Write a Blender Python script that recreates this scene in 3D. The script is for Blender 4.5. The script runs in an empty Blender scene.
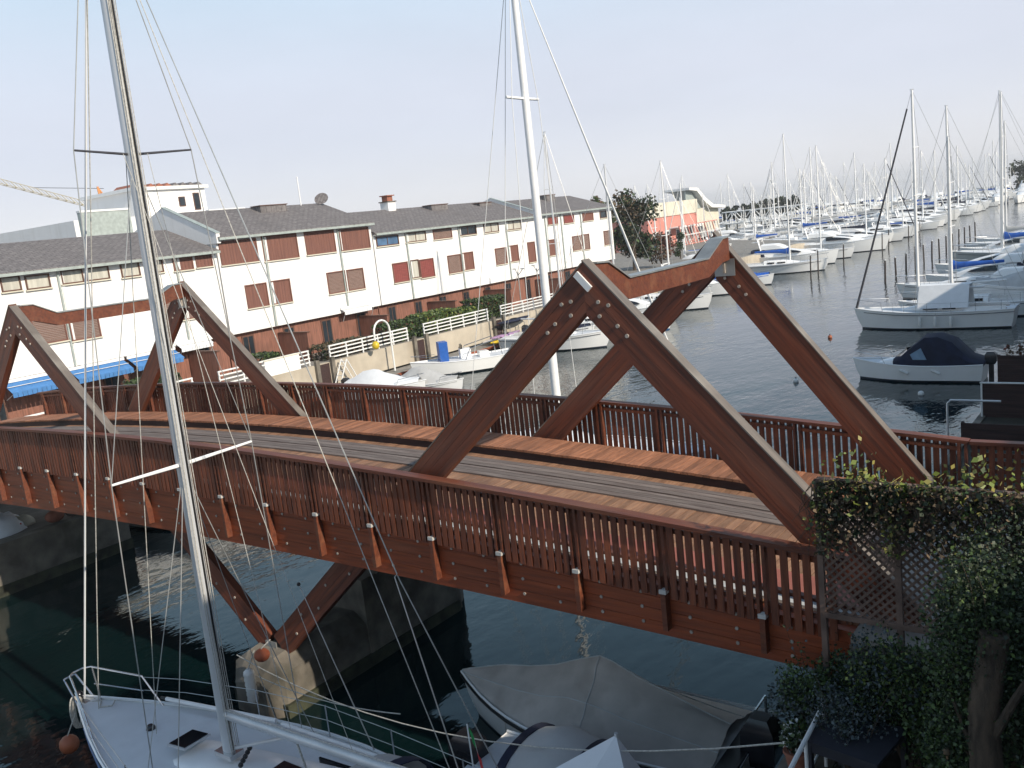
import bpy, math, random
from mathutils import Vector, Matrix, Quaternion
rnd = random.Random(7)
S = bpy.context.scene
C = S.collection
PI = math.pi

# ------------------------------------------------------------------ materials
def nodes(name):
    m = bpy.data.materials.new(name); m.use_nodes = True
    nt = m.node_tree; b = nt.nodes['Principled BSDF']
    return m, nt, b

def mat(name, col, rough=0.6, metal=0.0, var=0.12, scale=4.0, bump=0.0, bscale=30.0, stretch=(1, 1, 1), col2=None, spec=0.5, detail=5.0, randomize=0.0, dirt=None):
    m, nt, b = nodes(name)
    N = nt.nodes; Lk = nt.links
    tc = N.new('ShaderNodeTexCoord'); mp = N.new('ShaderNodeMapping'); mp.inputs['Scale'].default_value = stretch
    Lk.new(tc.outputs['Object'], mp.inputs['Vector'])
    nz = N.new('ShaderNodeTexNoise'); nz.inputs['Scale'].default_value = scale; nz.inputs['Detail'].default_value = detail
    Lk.new(mp.outputs['Vector'], nz.inputs['Vector'])
    rp = N.new('ShaderNodeValToRGB')
    c = col; d = col2 if col2 else tuple(max(0, x * (1 - var * 2)) for x in col)
    rp.color_ramp.elements[0].position = 0.32; rp.color_ramp.elements[1].position = 0.68
    rp.color_ramp.elements[0].color = (*d, 1); rp.color_ramp.elements[1].color = (*c, 1)
    Lk.new(nz.outputs['Fac'], rp.inputs['Fac'])
    out = rp.outputs['Color']
    if dirt:
        n2 = N.new('ShaderNodeTexNoise'); n2.inputs['Scale'].default_value = dirt[1]; n2.inputs['Detail'].default_value = 6
        mp2 = N.new('ShaderNodeMapping'); mp2.inputs['Scale'].default_value = dirt[3] if len(dirt) > 3 else (1, 1, 1)
        Lk.new(tc.outputs['Object'], mp2.inputs['Vector']); Lk.new(mp2.outputs['Vector'], n2.inputs['Vector'])
        r2 = N.new('ShaderNodeValToRGB'); r2.color_ramp.elements[0].position = 0.52; r2.color_ramp.elements[1].position = 0.72
        Lk.new(n2.outputs['Fac'], r2.inputs['Fac'])
        ml = N.new('ShaderNodeMath'); ml.operation = 'MULTIPLY'; ml.inputs[1].default_value = dirt[2]
        Lk.new(r2.outputs['Color'], ml.inputs[0])
        mx = N.new('ShaderNodeMixRGB'); mx.inputs['Color2'].default_value = (*dirt[0], 1)
        Lk.new(ml.outputs[0], mx.inputs['Fac']); Lk.new(out, mx.inputs['Color1']); out = mx.outputs['Color']
    if randomize:
        g = N.new('ShaderNodeNewGeometry'); hs = N.new('ShaderNodeHueSaturation')
        mr = N.new('ShaderNodeMapRange'); mr.inputs['To Min'].default_value = 1 - randomize; mr.inputs['To Max'].default_value = 1 + randomize
        Lk.new(g.outputs['Random Per Island'], mr.inputs['Value']); Lk.new(mr.outputs['Result'], hs.inputs['Value'])
        Lk.new(out, hs.inputs['Color']); out = hs.outputs['Color']
    Lk.new(out, b.inputs['Base Color'])
    b.inputs['Roughness'].default_value = rough; b.inputs['Metallic'].default_value = metal
    b.inputs['Specular IOR Level'].default_value = spec
    if bump:
        nb = N.new('ShaderNodeTexNoise'); nb.inputs['Scale'].default_value = bscale; nb.inputs['Detail'].default_value = 4
        Lk.new(mp.outputs['Vector'], nb.inputs['Vector'])
        bp = N.new('ShaderNodeBump'); bp.inputs['Strength'].default_value = bump; bp.inputs['Distance'].default_value = 0.02
        Lk.new(nb.outputs['Fac'], bp.inputs['Height']); Lk.new(bp.outputs['Normal'], b.inputs['Normal'])
    return m

GR = (0.35, 7, 7)
M = {}
M['wood'] = mat('stained_timber', (0.155, 0.043, 0.018), 0.55, var=0.3, scale=2.2, bump=0.35, bscale=9, stretch=GR, col2=(0.085, 0.024, 0.012), randomize=0.12, dirt=((0.24, 0.11, 0.055), 1.3, 0.4, (0.5, 3, 3)))
M['wood_beam'] = mat('glued_beam_timber', (0.31, 0.064, 0.017), 0.5, var=0.3, scale=2.0, bump=0.3, bscale=8, stretch=GR, col2=(0.165, 0.036, 0.011), dirt=((0.30, 0.12, 0.06), 0.9, 0.3, (0.4, 2.6, 2.6)))
M['leg'] = mat('truss_timber', (0.19, 0.048, 0.019), 0.55, var=0.3, scale=2.0, bump=0.35, bscale=8, stretch=GR, col2=(0.075, 0.022, 0.012), dirt=((0.21, 0.10, 0.065), 1.0, 0.35, (0.4, 2.6, 2.6)))
M['picket'] = mat('picket_timber', (0.205, 0.056, 0.022), 0.6, var=0.3, scale=3, bump=0.3, bscale=14, stretch=(7, 7, 0.6), col2=(0.09, 0.027, 0.014), randomize=0.28)
M['deck'] = mat('weathered_deck_plank', (0.30, 0.165, 0.095), 0.75, var=0.2, scale=3, bump=0.4, bscale=20, stretch=(6, 1, 6), col2=(0.20, 0.10, 0.055), randomize=0.22, dirt=((0.12, 0.06, 0.04), 0.8, 0.5))
M['deck_grey'] = mat('grey_track_board', (0.20, 0.165, 0.145), 0.8, var=0.2, scale=3, bump=0.4, bscale=16, stretch=(0.5, 6, 6), col2=(0.12, 0.09, 0.078), randomize=0.2)
M['walk'] = mat('orange_walkway_plank', (0.36, 0.155, 0.08), 0.75, var=0.2, scale=3, bump=0.5, bscale=20, stretch=(6, 1, 6), col2=(0.22, 0.09, 0.045), randomize=0.3, dirt=((0.15, 0.07, 0.04), 1.0, 0.5))
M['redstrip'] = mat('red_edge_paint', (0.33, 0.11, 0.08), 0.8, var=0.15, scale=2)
M['zinc'] = mat('zinc_flashing', (0.42, 0.43, 0.42), 0.45, 0.6, var=0.15, scale=3, dirt=((0.22, 0.22, 0.2), 2, 0.5))
M['flash'] = mat('weathered_flashing', (0.20, 0.17, 0.145), 0.6, 0.2, var=0.2, scale=4, stretch=(.4, 3, 3), dirt=((0.33, 0.30, 0.26), 1.5, .5))
M['bracket'] = mat('pale_bracket', (0.62, 0.60, 0.56), 0.5, 0.2)
M['bolt'] = mat('galvanised_bolt', (0.46, 0.40, 0.34), 0.5, 0.1, var=0.2, scale=9)
M['concrete'] = mat('weathered_concrete', (0.21, 0.185, 0.15), 0.9, var=0.3, scale=1.6, bump=0.9, bscale=6, dirt=((0.045, 0.045, 0.03), 1.1, 0.95, (1, 1, .5)))
M['quay'] = mat('beige_quay_concrete', (0.50, 0.44, 0.35), 0.9, var=0.1, scale=0.8, bump=0.3, bscale=6, dirt=((0.27, 0.22, 0.16), 0.5, 0.6, (1, 1, 0.3)))
M['algae'] = mat('algae_band', (0.05, 0.055, 0.03), 0.8, var=0.4, scale=3, bump=0.5)
M['pave'] = mat('paving', (0.28, 0.26, 0.23), 0.9, var=0.2, scale=1.5, bump=0.3)
M['soil'] = mat('dark_soil', (0.05, 0.045, 0.03), 0.95, var=0.3, scale=2.5, bump=0.8, bscale=12)
M['asphalt'] = mat('road_asphalt', (0.06, 0.06, 0.06), 0.9, var=0.2, scale=3, bump=0.3)
M['wall'] = mat('white_render', (0.80, 0.79, 0.77), 0.85, var=0.03, scale=0.7, bump=0.15, bscale=5, dirt=((0.58, 0.55, 0.50), 0.8, 0.45, (2.5, 2.5, 0.18)))
M['terra'] = mat('terracotta_boarding', (0.29, 0.125, 0.085), 0.8, var=0.25, scale=2, stretch=(5, 5, 0.4), bump=0.3, dirt=((0.10, 0.05, 0.035), 0.4, 0.7))
M['shutter'] = mat('brown_shutter', (0.20, 0.085, 0.06), 0.65, var=0.2, scale=1.6, stretch=(6, 6, 0.4), bump=0.2, col2=(0.14, 0.06, 0.045))
M['shutter_grey'] = mat('faded_shutter', (0.24, 0.155, 0.125), 0.7, var=0.15, scale=2, stretch=(1, 1, 8), bump=0.2)
M['shutter_red'] = mat('red_shutter', (0.25, 0.06, 0.05), 0.65, var=0.15, scale=2, stretch=(1, 1, 8), bump=0.2)
M['roof'] = mat('slate_roof', (0.24, 0.22, 0.215), 0.85, var=0.2, scale=5, stretch=(1, 1, 1), bump=0.6, bscale=14, dirt=((0.16, 0.145, 0.14), 0.35, 0.7))
M['glass'] = mat('window_glass', (0.03, 0.04, 0.05), 0.08, var=0.3, scale=0.6)
M['curtain'] = mat('pale_blind', (0.55, 0.53, 0.46), 0.5, var=0.15, scale=1.5, stretch=(1, 4, 0.5))
M['glass_blue'] = mat('blue_blind', (0.10, 0.19, 0.33), 0.3, var=0.25, scale=1.5)
M['frame'] = mat('brown_window_frame', (0.12, 0.055, 0.035), 0.6)
M['gutter'] = mat('gutter_grey', (0.42, 0.47, 0.44), 0.5, 0.2)
M['white_paint'] = mat('white_paint', (0.78, 0.78, 0.76), 0.4, var=0.04, scale=2)
M['gel'] = mat('white_gelcoat', (0.86, 0.86, 0.85), 0.22, var=0.03, scale=0.8, dirt=((0.66, 0.64, 0.58), 0.9, 0.25))
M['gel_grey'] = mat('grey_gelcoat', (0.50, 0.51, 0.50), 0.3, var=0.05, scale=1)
M['deckw'] = mat('nonslip_deck', (0.66, 0.68, 0.70), 0.55, var=0.05, scale=3, bump=0.1, bscale=60, dirt=((0.5, 0.52, 0.53), 1.5, 0.3))
M['teak'] = mat('teak', (0.30, 0.19, 0.11), 0.7, var=0.2, scale=4, stretch=(0.5, 8, 1))
M['smoked'] = mat('smoked_acrylic', (0.012, 0.014, 0.018), 0.1, var=0.1)
M['navy'] = mat('navy_canvas', (0.012, 0.017, 0.045), 0.85, var=0.25, scale=3, bump=0.4, bscale=5)
M['blue'] = mat('blue_canvas', (0.02, 0.12, 0.50), 0.8, var=0.15, scale=3, bump=0.4, bscale=5)
M['paleblue'] = mat('faded_blue_canvas', (0.22, 0.33, 0.45), 0.8, var=0.15, scale=3)
M['cover'] = mat('grey_canvas_cover', (0.52, 0.475, 0.435), 0.9, var=0.12, scale=1.5, bump=0.5, bscale=3, dirt=((0.27, 0.23, 0.20), 1.4, 0.5))
M['sheet'] = mat('white_sheet', (0.74, 0.76, 0.78), 0.7, var=0.05, scale=2, bump=0.35, bscale=3)
M['greysheet'] = mat('pale_grey_sheet', (0.50, 0.50, 0.49), 0.8, var=0.1, scale=1.5, bump=0.4, bscale=3)
M['alu'] = mat('anodised_aluminium', (0.66, 0.67, 0.68), 0.42, 0.3, var=0.08, scale=2, stretch=(1, 1, 0.2))
M['mastw'] = mat('white_mast_paint', (0.80, 0.80, 0.79), 0.35, var=0.04)
M['steel'] = mat('stainless_steel', (0.62, 0.63, 0.64), 0.22, 0.9, var=0.05)
M['wire'] = mat('rigging_wire', (0.50, 0.50, 0.48), 0.4, 0.5)
M['darkwire'] = mat('dark_rope', (0.05, 0.05, 0.06), 0.8)
M['rope'] = mat('pale_rope', (0.55, 0.53, 0.48), 0.9, var=0.2, scale=30)
M['fender'] = mat('white_fender', (0.72, 0.72, 0.70), 0.5, var=0.08)
M['orange'] = mat('orange_buoy', (0.36, 0.10, 0.04), 0.5, var=0.15)
M['rust'] = mat('rusty_orange', (0.35, 0.09, 0.04), 0.8, var=0.25)
M['yellow'] = mat('yellow_plastic', (0.70, 0.50, 0.03), 0.4)
M['purple'] = mat('violet_plastic', (0.36, 0.22, 0.36), 0.5)
M['bluep'] = mat('blue_plastic', (0.02, 0.11, 0.42), 0.4)
M['black'] = mat('black_rubber', (0.015, 0.015, 0.017), 0.45, var=0.2)
M['blackpaint'] = mat('black_engine_cowl', (0.02, 0.02, 0.024), 0.2)
M['antifoul'] = mat('dark_boot_stripe', (0.02, 0.03, 0.05), 0.6)
M['antiblue'] = mat('blue_boot_stripe', (0.03, 0.12, 0.28), 0.5)
M['awning'] = mat('blue_awning', (0.06, 0.20, 0.46), 0.8, var=0.1)
M['pink'] = mat('salmon_render', (0.62, 0.25, 0.20), 0.85, var=0.1, scale=0.6)
M['cream'] = mat('cream_panel', (0.66, 0.62, 0.50), 0.8, var=0.08, scale=0.7)
M['bark'] = mat('bark', (0.11, 0.08, 0.055), 0.9, var=0.35, scale=3, stretch=(4, 4, 1), bump=0.8)
M['leafd'] = mat('dark_leaf', (0.020, 0.036, 0.013), 0.6, randomize=0.35)
M['leafm'] = mat('mid_leaf', (0.06, 0.10, 0.026), 0.55, randomize=0.35)
M['leafl'] = mat('light_leaf', (0.16, 0.20, 0.04), 0.5, randomize=0.3)
M['leafy'] = mat('yellow_leaf', (0.30, 0.26, 0.07), 0.6, randomize=0.3)
M['leafb'] = mat('dry_vine_leaf', (0.12, 0.085, 0.05), 0.8, randomize=0.4)
M['leafg'] = mat('blue_grey_leaf', (0.06, 0.08, 0.085), 0.6, randomize=0.3)
M['leafr'] = mat('rusty_leaf', (0.14, 0.045, 0.03), 0.7, randomize=0.35)
M['lattice'] = mat('weathered_lattice', (0.20, 0.13, 0.10), 0.8, var=0.25, scale=3, bump=0.3)
M['darkwood'] = mat('dark_fence_board', (0.055, 0.025, 0.022), 0.7, var=0.3, scale=2, stretch=(0.5, 5, 5), bump=0.3)
M['terrapot'] = mat('terracotta_pot', (0.34, 0.13, 0.08), 0.8, var=0.15)
M['tabletop'] = mat('dark_table_paint', (0.035, 0.035, 0.045), 0.5)
M['crane'] = mat('crane_orange', (0.70, 0.30, 0.10), 0.6)
M['cranew'] = mat('crane_pale', (0.50, 0.44, 0.30), 0.6)
M['pile'] = mat('mooring_pile_wood', (0.06, 0.045, 0.04), 0.85, var=0.3, scale=3)
M['rock'] = mat('breakwater_rock', (0.25, 0.23, 0.21), 0.95, var=0.3, scale=0.5, bump=0.8, bscale=1)
M['green'] = mat('flag_green', (0.03, 0.30, 0.08), 0.8)
M['red'] = mat('flag_red', (0.55, 0.04, 0.04), 0.8)

def courses(m, sc, amt, axis='X'):
    nt = m.node_tree; b = nt.nodes['Principled BSDF']; N = nt.nodes; Lk = nt.links
    src = b.inputs['Base Color'].links[0].from_socket
    tc = N.new('ShaderNodeTexCoord'); br_ = N.new('ShaderNodeTexBrick'); br_.inputs['Scale'].default_value = sc
    br_.inputs['Color1'].default_value = (1, 1, 1, 1); br_.inputs['Color2'].default_value = (.72, .72, .74, 1); br_.inputs['Mortar'].default_value = (.35, .33, .33, 1); br_.inputs['Mortar Size'].default_value = .03
    mp = N.new('ShaderNodeMapping'); mp.inputs['Rotation'].default_value = (0, 0, PI / 2); Lk.new(tc.outputs['Object'], mp.inputs['Vector']); Lk.new(mp.outputs['Vector'], br_.inputs['Vector'])
    mx = N.new('ShaderNodeMixRGB'); mx.blend_type = 'MULTIPLY'; mx.inputs['Fac'].default_value = amt; Lk.new(src, mx.inputs['Color1']); Lk.new(br_.outputs['Color'], mx.inputs['Color2']); Lk.new(mx.outputs['Color'], b.inputs['Base Color'])
courses(M['roof'], 1.1, .8)

def water_mat():
    m, nt, b = nodes('sea_water'); N = nt.nodes; Lk = nt.links
    b.inputs['Base Color'].default_value = (0.003, 0.012, 0.013, 1)
    b.inputs['Roughness'].default_value = 0.04; b.inputs['IOR'].default_value = 1.41; b.inputs['Specular Tint'].default_value = (.66, .90, 1.0, 1)
    tc = N.new('ShaderNodeTexCoord')
    def layer(scale, st, det, rot):
        mp = N.new('ShaderNodeMapping'); mp.inputs['Scale'].default_value = st; mp.inputs['Rotation'].default_value = (0, 0, rot)
        Lk.new(tc.outputs['Object'], mp.inputs['Vector'])
        n = N.new('ShaderNodeTexNoise'); n.inputs['Scale'].default_value = scale; n.inputs['Detail'].default_value = det; n.inputs['Roughness'].default_value = 0.55
        Lk.new(mp.outputs['Vector'], n.inputs['Vector']); return n.outputs['Fac']
    a = layer(2.6, (1, 0.55, 1), 3, 0.6); c = layer(0.5, (1, 0.6, 1), 2, 0.9)
    big = layer(0.06, (1, 1, 1), 2, 0.0)
    mr = N.new('ShaderNodeMapRange'); mr.inputs['From Min'].default_value = 0.35; mr.inputs['From Max'].default_value = 0.65
    mr.inputs['To Min'].default_value = 0.35; mr.inputs['To Max'].default_value = 1.3; Lk.new(big, mr.inputs['Value'])
    mu = N.new('ShaderNodeMath'); mu.operation = 'MULTIPLY_ADD'; mu.inputs[1].default_value = 2.2; Lk.new(c, mu.inputs[0]); Lk.new(a, mu.inputs[2])
    bp = N.new('ShaderNodeBump'); bp.inputs['Distance'].default_value = 0.045
    st = N.new('ShaderNodeMath'); st.operation = 'MULTIPLY'; Lk.new(mr.outputs['Result'], st.inputs[0])
    sxy = N.new('ShaderNodeSeparateXYZ'); Lk.new(tc.outputs['Object'], sxy.inputs[0])
    sh_ = N.new('ShaderNodeMapRange'); sh_.interpolation_type = 'SMOOTHSTEP'; sh_.inputs['From Min'].default_value = -2; sh_.inputs['From Max'].default_value = 22
    sh_.inputs['To Min'].default_value = .26; sh_.inputs['To Max'].default_value = .78; Lk.new(sxy.outputs['Y'], sh_.inputs['Value']); Lk.new(sh_.outputs['Result'], st.inputs[1])
    Lk.new(st.outputs[0], bp.inputs['Strength'])
    Lk.new(mu.outputs[0], bp.inputs['Height']); Lk.new(bp.outputs['Normal'], b.inputs['Normal'])
    return m
M['water'] = water_mat()

# ------------------------------------------------------------------ mesh helpers
class MB:
    def __init__(s): s.v = []; s.f = []; s.m = []; s.sm = []; s.mats = []; s.T = None
    def mi(s, m):
        if m not in s.mats: s.mats.append(m)
        return s.mats.index(m)
    def add(s, vs, fs, m, smooth=False):
        o = len(s.v); k = s.mi(m)
        if s.T is not None: vs = [tuple(s.T @ Vector(v)) for v in vs]
        s.v += [tuple(v) for v in vs]
        for f in fs: s.f.append(tuple(i + o for i in f)); s.m.append(k); s.sm.append(smooth)
    def box(s, x0, x1, y0, y1, z0, z1, m):
        v = [(x0, y0, z0), (x1, y0, z0), (x1, y1, z0), (x0, y1, z0), (x0, y0, z1), (x1, y0, z1), (x1, y1, z1), (x0, y1, z1)]
        s.add(v, [(3, 2, 1, 0), (4, 5, 6, 7), (0, 1, 5, 4), (1, 2, 6, 5), (2, 3, 7, 6), (3, 0, 4, 7)], m)
    def bar(s, a, b, w, h, m, up=(0, 0, 1)):
        a = Vector(a); b = Vector(b); d = (b - a).normalized(); up = Vector(up)
        if abs(d.dot(up)) > 0.98: up = Vector((1, 0, 0))
        r = d.cross(up).normalized(); u = r.cross(d).normalized(); v = []
        for p in (a, b):
            for i, j in ((-1, -1), (1, -1), (1, 1), (-1, 1)): v.append(p + r * (i * w / 2) + u * (j * h / 2))
        s.add(v, [(3, 2, 1, 0), (4, 5, 6, 7), (0, 1, 5, 4), (1, 2, 6, 5), (2, 3, 7, 6), (3, 0, 4, 7)], m)
    def tube(s, pts, r, m, n=8, r1=None, ends=True):
        pts = [Vector(p) for p in pts]; k = len(pts); v = []; f = []
        pu = None
        for i, p in enumerate(pts):
            d = (pts[min(i + 1, k - 1)] - pts[max(i - 1, 0)]).normalized()
            if pu is None:
                pu = Vector((0, 0, 1)) if abs(d.z) < 0.9 else Vector((1, 0, 0))
            u = (pu - d * pu.dot(d)).normalized(); pu = u; w = d.cross(u)
            rr = r if r1 is None else r + (r1 - r) * i / (k - 1)
            for j in range(n):
                t = 2 * PI * j / n; v.append(p + u * (rr * math.cos(t)) + w * (rr * math.sin(t)))
        for i in range(k - 1):
            for j in range(n):
                a = i * n + j; b2 = i * n + (j + 1) % n
                f.append((a, b2, b2 + n, a + n))
        if ends: f.append(tuple(range(n - 1, -1, -1))); f.append(tuple(range((k - 1) * n, k * n)))
        s.add(v, f, m, True)
    def loft(s, rings, m, smooth=True, closed=True, caps=True):
        n = len(rings[0]); v = [p for r in rings for p in r]; f = []
        for i in range(len(rings) - 1):
            for j in range(n if closed else n - 1):
                a = i * n + j; b = i * n + (j + 1) % n
                f.append((a, b, b + n, a + n))
        if caps and closed: f.append(tuple(range(n - 1, -1, -1))); f.append(tuple(range((len(rings) - 1) * n, len(rings) * n)))
        s.add(v, f, m, smooth)
    def sphere(s, c, r, m, n=12, k=8, sc=(1, 1, 1)):
        rings = []
        for i in range(1, k):
            t = PI * i / k
            rings.append([(c[0] + r * sc[0] * math.sin(t) * math.cos(2 * PI * j / n), c[1] + r * sc[1] * math.sin(t) * math.sin(2 * PI * j / n), c[2] - r * sc[2] * math.cos(t)) for j in range(n)])
        s.loft(rings, m)
    def prism(s, poly, axis, a, b, m):
        # poly: 2D points; axis 'x': (y,z) extruded in x; 'y': (x,z) in y; 'z': (x,y) in z
        def P(p, t): return {'x': (t, p[0], p[1]), 'y': (p[0], t, p[1]), 'z': (p[0], p[1], t)}[axis]
        n = len(poly); v = [P(p, a) for p in poly] + [P(p, b) for p in poly]
        f = [tuple(range(n - 1, -1, -1)), tuple(range(n, 2 * n))] + [(i, (i + 1) % n, (i + 1) % n + n, i + n) for i in range(n)]
        s.add(v, f, m)
    def leaf(s, p, size, m, rn, flat=0.0):
        d = Vector((rn.gauss(0, 1), rn.gauss(0, 1), rn.gauss(0, 1) * (1 - flat))).normalized()
        e = d.cross(Vector((rn.gauss(0, 1), rn.gauss(0, 1), rn.gauss(0, 1)))).normalized()
        p = Vector(p); L = size * rn.choice((rn.uniform(.5, .9), rn.uniform(.8, 1.3), rn.uniform(1.1, 1.8))); w = L * 0.38
        s.add([p - d * L / 2, p + e * w - d * L * 0.05, p + d * L / 2, p - e * w - d * L * 0.05], [(0, 1, 2, 3)], m)
    def build(s, name, parent=None, loc=None, rot=None, matrix=None):
        if not s.v: return None
        me = bpy.data.meshes.new(name); me.from_pydata(s.v, [], s.f)
        for mm in s.mats: me.materials.append(M[mm])
        me.polygons.foreach_set('material_index', s.m); me.polygons.foreach_set('use_smooth', s.sm)
        me.update()
        import bmesh
        bm = bmesh.new(); bm.from_mesh(me)
        if len(bm.faces) < 60000: bmesh.ops.recalc_face_normals(bm, faces=bm.faces)
        bm.to_mesh(me); bm.free()
        if any(s.sm):
            try: me.set_sharp_from_angle(angle=math.radians(38))
            except Exception: pass
        o = bpy.data.objects.new(name, me); C.objects.link(o)
        if parent: o.parent = parent
        if loc: o.location = loc
        if rot: o.rotation_euler = rot
        if matrix is not None: o.matrix_local = matrix
        return o

def tag(o, label=None, cat=None, group=None, kind=None):
    if label: o['label'] = label
    if cat: o['category'] = cat
    if group: o['group'] = group
    if kind: o['kind'] = kind
    return o
def thing(name, label, cat, loc=(0, 0, 0), rz=0, group=None):
    o = bpy.data.objects.new(name, None); C.objects.link(o); o.location = loc; o.rotation_euler = (0, 0, rz)
    o.empty_display_size = 0.3
    return tag(o, label, cat, group)
def copy_tree(o, parent=None):
    c = o.copy(); C.objects.link(c)
    if parent: c.parent = parent; c.matrix_parent_inverse = o.matrix_parent_inverse.copy()
    for ch in [q for q in bpy.data.objects if q.parent == o]: copy_tree(ch, c)
    return c
def struct(name, mb, label=None):
    o = mb.build(name); o['kind'] = 'structure'
    if label: o['label'] = label
    return o

class Kit:
    """collects the parts of one thing; joined=True makes one mesh of them (far away things)"""
    def __init__(s, root, joined=False): s.root = root; s.joined = joined; s.parts = []; s.one = MB()
    def p(s, name, parent=None):
        if s.joined: return s.one
        mb = MB(); s.parts.append([name, mb, parent]); return mb
    def done(s):
        if s.joined: return s.one
        made = {}
        for n, mb, par in s.parts:
            pr = made.get(par, s.root) if par else s.root
            o = mb.build(n, pr)
            if o: made[n] = o
        return made

# ------------------------------------------------------------------ camera (world x runs across the canal, y along it)
f_, p_, ro, th = 906.6, .17636, .1129, 2.49139
cp, sp, cr, sr = math.cos(p_), math.sin(p_), math.cos(ro), math.sin(ro)
MX = Matrix(((-math.cos(th), -math.sin(th), 0), (math.sin(th), -math.cos(th), 0), (0, 0, 1)))
R0 = Vector((1, 0, 0)); U0 = Vector((0, sp, cp)); F0 = Vector((0, cp, -sp))
CR = MX @ (R0 * cr - U0 * sr); CU = MX @ (R0 * sr + U0 * cr); CF = MX @ F0
CP = Vector((15.65, -11.21, 9.6))
cam = bpy.data.cameras.new('camera'); co = bpy.data.objects.new('camera', cam); C.objects.link(co)
co.matrix_world = Matrix(((CR.x, CU.x, -CF.x, CP.x), (CR.y, CU.y, -CF.y, CP.y), (CR.z, CU.z, -CF.z, CP.z), (0, 0, 0, 1)))
cam.sensor_width = 36; cam.lens = f_ / 1024 * 36; cam.clip_start = 0.1; cam.clip_end = 20000
S.camera = co
def ray(x, y): return CR * (x - 512) + CU * (384 - y) + CF * f_
def atz(x, y, z): r = ray(x, y); return CP + r * ((z - CP.z) / r.z)
def atx(x, y, X): r = ray(x, y); return CP + r * ((X - CP.x) / r.x)
def aty(x, y, Y): r = ray(x, y); return CP + r * ((Y - CP.y) / r.y)

# ------------------------------------------------------------------ light
EL = math.radians(31); sh = Vector((.99, -.12, 0)).normalized()
sv = Vector((sh.x * math.cos(EL), sh.y * math.cos(EL), math.sin(EL)))
sl = bpy.data.lights.new('sun', 'SUN'); sl.energy = 4.2; sl.angle = math.radians(0.6); sl.color = (1.0, 0.90, 0.76)
so = bpy.data.objects.new('sun', sl); C.objects.link(so); so.rotation_euler = sv.to_track_quat('Z', 'Y').to_euler(); so.location = (60, 10, 60)
w = bpy.data.worlds.new('World'); S.world = w; w.use_nodes = True
nt = w.node_tree; bg = nt.nodes['Background']
sky = nt.nodes.new('ShaderNodeTexSky'); sky.sky_type = 'NISHITA'; sky.sun_disc = False
sky.sun_elevation = EL; sky.sun_rotation = math.atan2(sh.x, sh.y)
sky.air_density = 1.0; sky.dust_density = 0.6; sky.ozone_density = 1.0; sky.altitude = 0
# hazy veil: the sky whitens towards the horizon on this misty day
N_ = nt.nodes; L2 = nt.links
tc = N_.new('ShaderNodeTexCoord'); sx = N_.new('ShaderNodeSeparateXYZ'); L2.new(tc.outputs['Generated'], sx.inputs[0])
rp = N_.new('ShaderNodeValToRGB'); rp.color_ramp.interpolation = 'EASE'
e = rp.color_ramp.elements; e[0].position = 0.0; e[0].color = (5.6, 5.65, 6.0, 1); e[1].position = .42; e[1].color = (3.7, 5.7, 7.1, 1)
q_ = e.new(.12); q_.color = (4.95, 5.2, 5.95, 1)
fr = N_.new('ShaderNodeMapRange'); fr.interpolation_type = 'SMOOTHSTEP'; fr.inputs['From Min'].default_value = .22; fr.inputs['From Max'].default_value = .75
fr.inputs['To Min'].default_value = .93; fr.inputs['To Max'].default_value = .08
L2.new(sx.outputs['Z'], rp.inputs['Fac']); L2.new(sx.outputs['Z'], fr.inputs['Value'])
mx = N_.new('ShaderNodeMixRGB'); L2.new(fr.outputs['Result'], mx.inputs['Fac']); L2.new(sky.outputs[0], mx.inputs['Color1']); L2.new(rp.outputs['Color'], mx.inputs['Color2'])
cn = N_.new('ShaderNodeTexNoise'); cn.inputs['Scale'].default_value = 2.2; cn.inputs['Detail'].default_value = 5; cn.inputs['Roughness'].default_value = .6
cm = N_.new('ShaderNodeMapping'); cm.inputs['Scale'].default_value = (1, 1, 3.5); L2.new(tc.outputs['Generated'], cm.inputs['Vector']); L2.new(cm.outputs['Vector'], cn.inputs['Vector'])
cr_ = N_.new('ShaderNodeMapRange'); cr_.inputs['From Min'].default_value = .3; cr_.inputs['From Max'].default_value = .7; cr_.inputs['To Min'].default_value = .955; cr_.inputs['To Max'].default_value = 1.035; L2.new(cn.outputs['Fac'], cr_.inputs['Value'])
vm = N_.new('ShaderNodeVectorMath'); vm.operation = 'SCALE'; L2.new(mx.outputs['Color'], vm.inputs[0]); L2.new(cr_.outputs['Result'], vm.inputs['Scale'])
L2.new(vm.outputs['Vector'], bg.inputs[0]); bg.inputs[1].default_value = 0.12
S.view_settings.view_transform = 'Standard'; S.view_settings.look = 'None'; S.view_settings.gamma = 1; S.view_settings.exposure = 0.32

# ------------------------------------------------------------------ setting: water, land
mb = MB(); mb.add([(-5000, -300, 0), (2500, -300, 0), (2500, 5200, 0), (-5000, 5200, 0)], [(0, 1, 2, 3)], 'water'); struct('water', mb)
mb = MB()
mb.prism([(-28.9, 4.41), (-28.9, 124), (-75, 168), (-260, 190), (-260, 4.41)], 'z', -1, 2.0, 'pave'); struct('paved_ground', mb)
mb = MB()
mb.prism([(-13.9, -70), (-13.9, 4.4), (-260, 4.4), (-260, -70)], 'z', -1, 1.55, 'pave'); struct('pavement', mb)
mb = MB()
mb.prism([(10.0, 6.2), (10.0, 150), (200, 150), (200, 6.2)], 'z', -1, 0.95, 'soil')
mb.prism([(12.3, -60), (12.3, 6.2), (200, 6.2), (200, -60)], 'z', -1, 2.7, 'soil')
struct('ground', mb)
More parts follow.
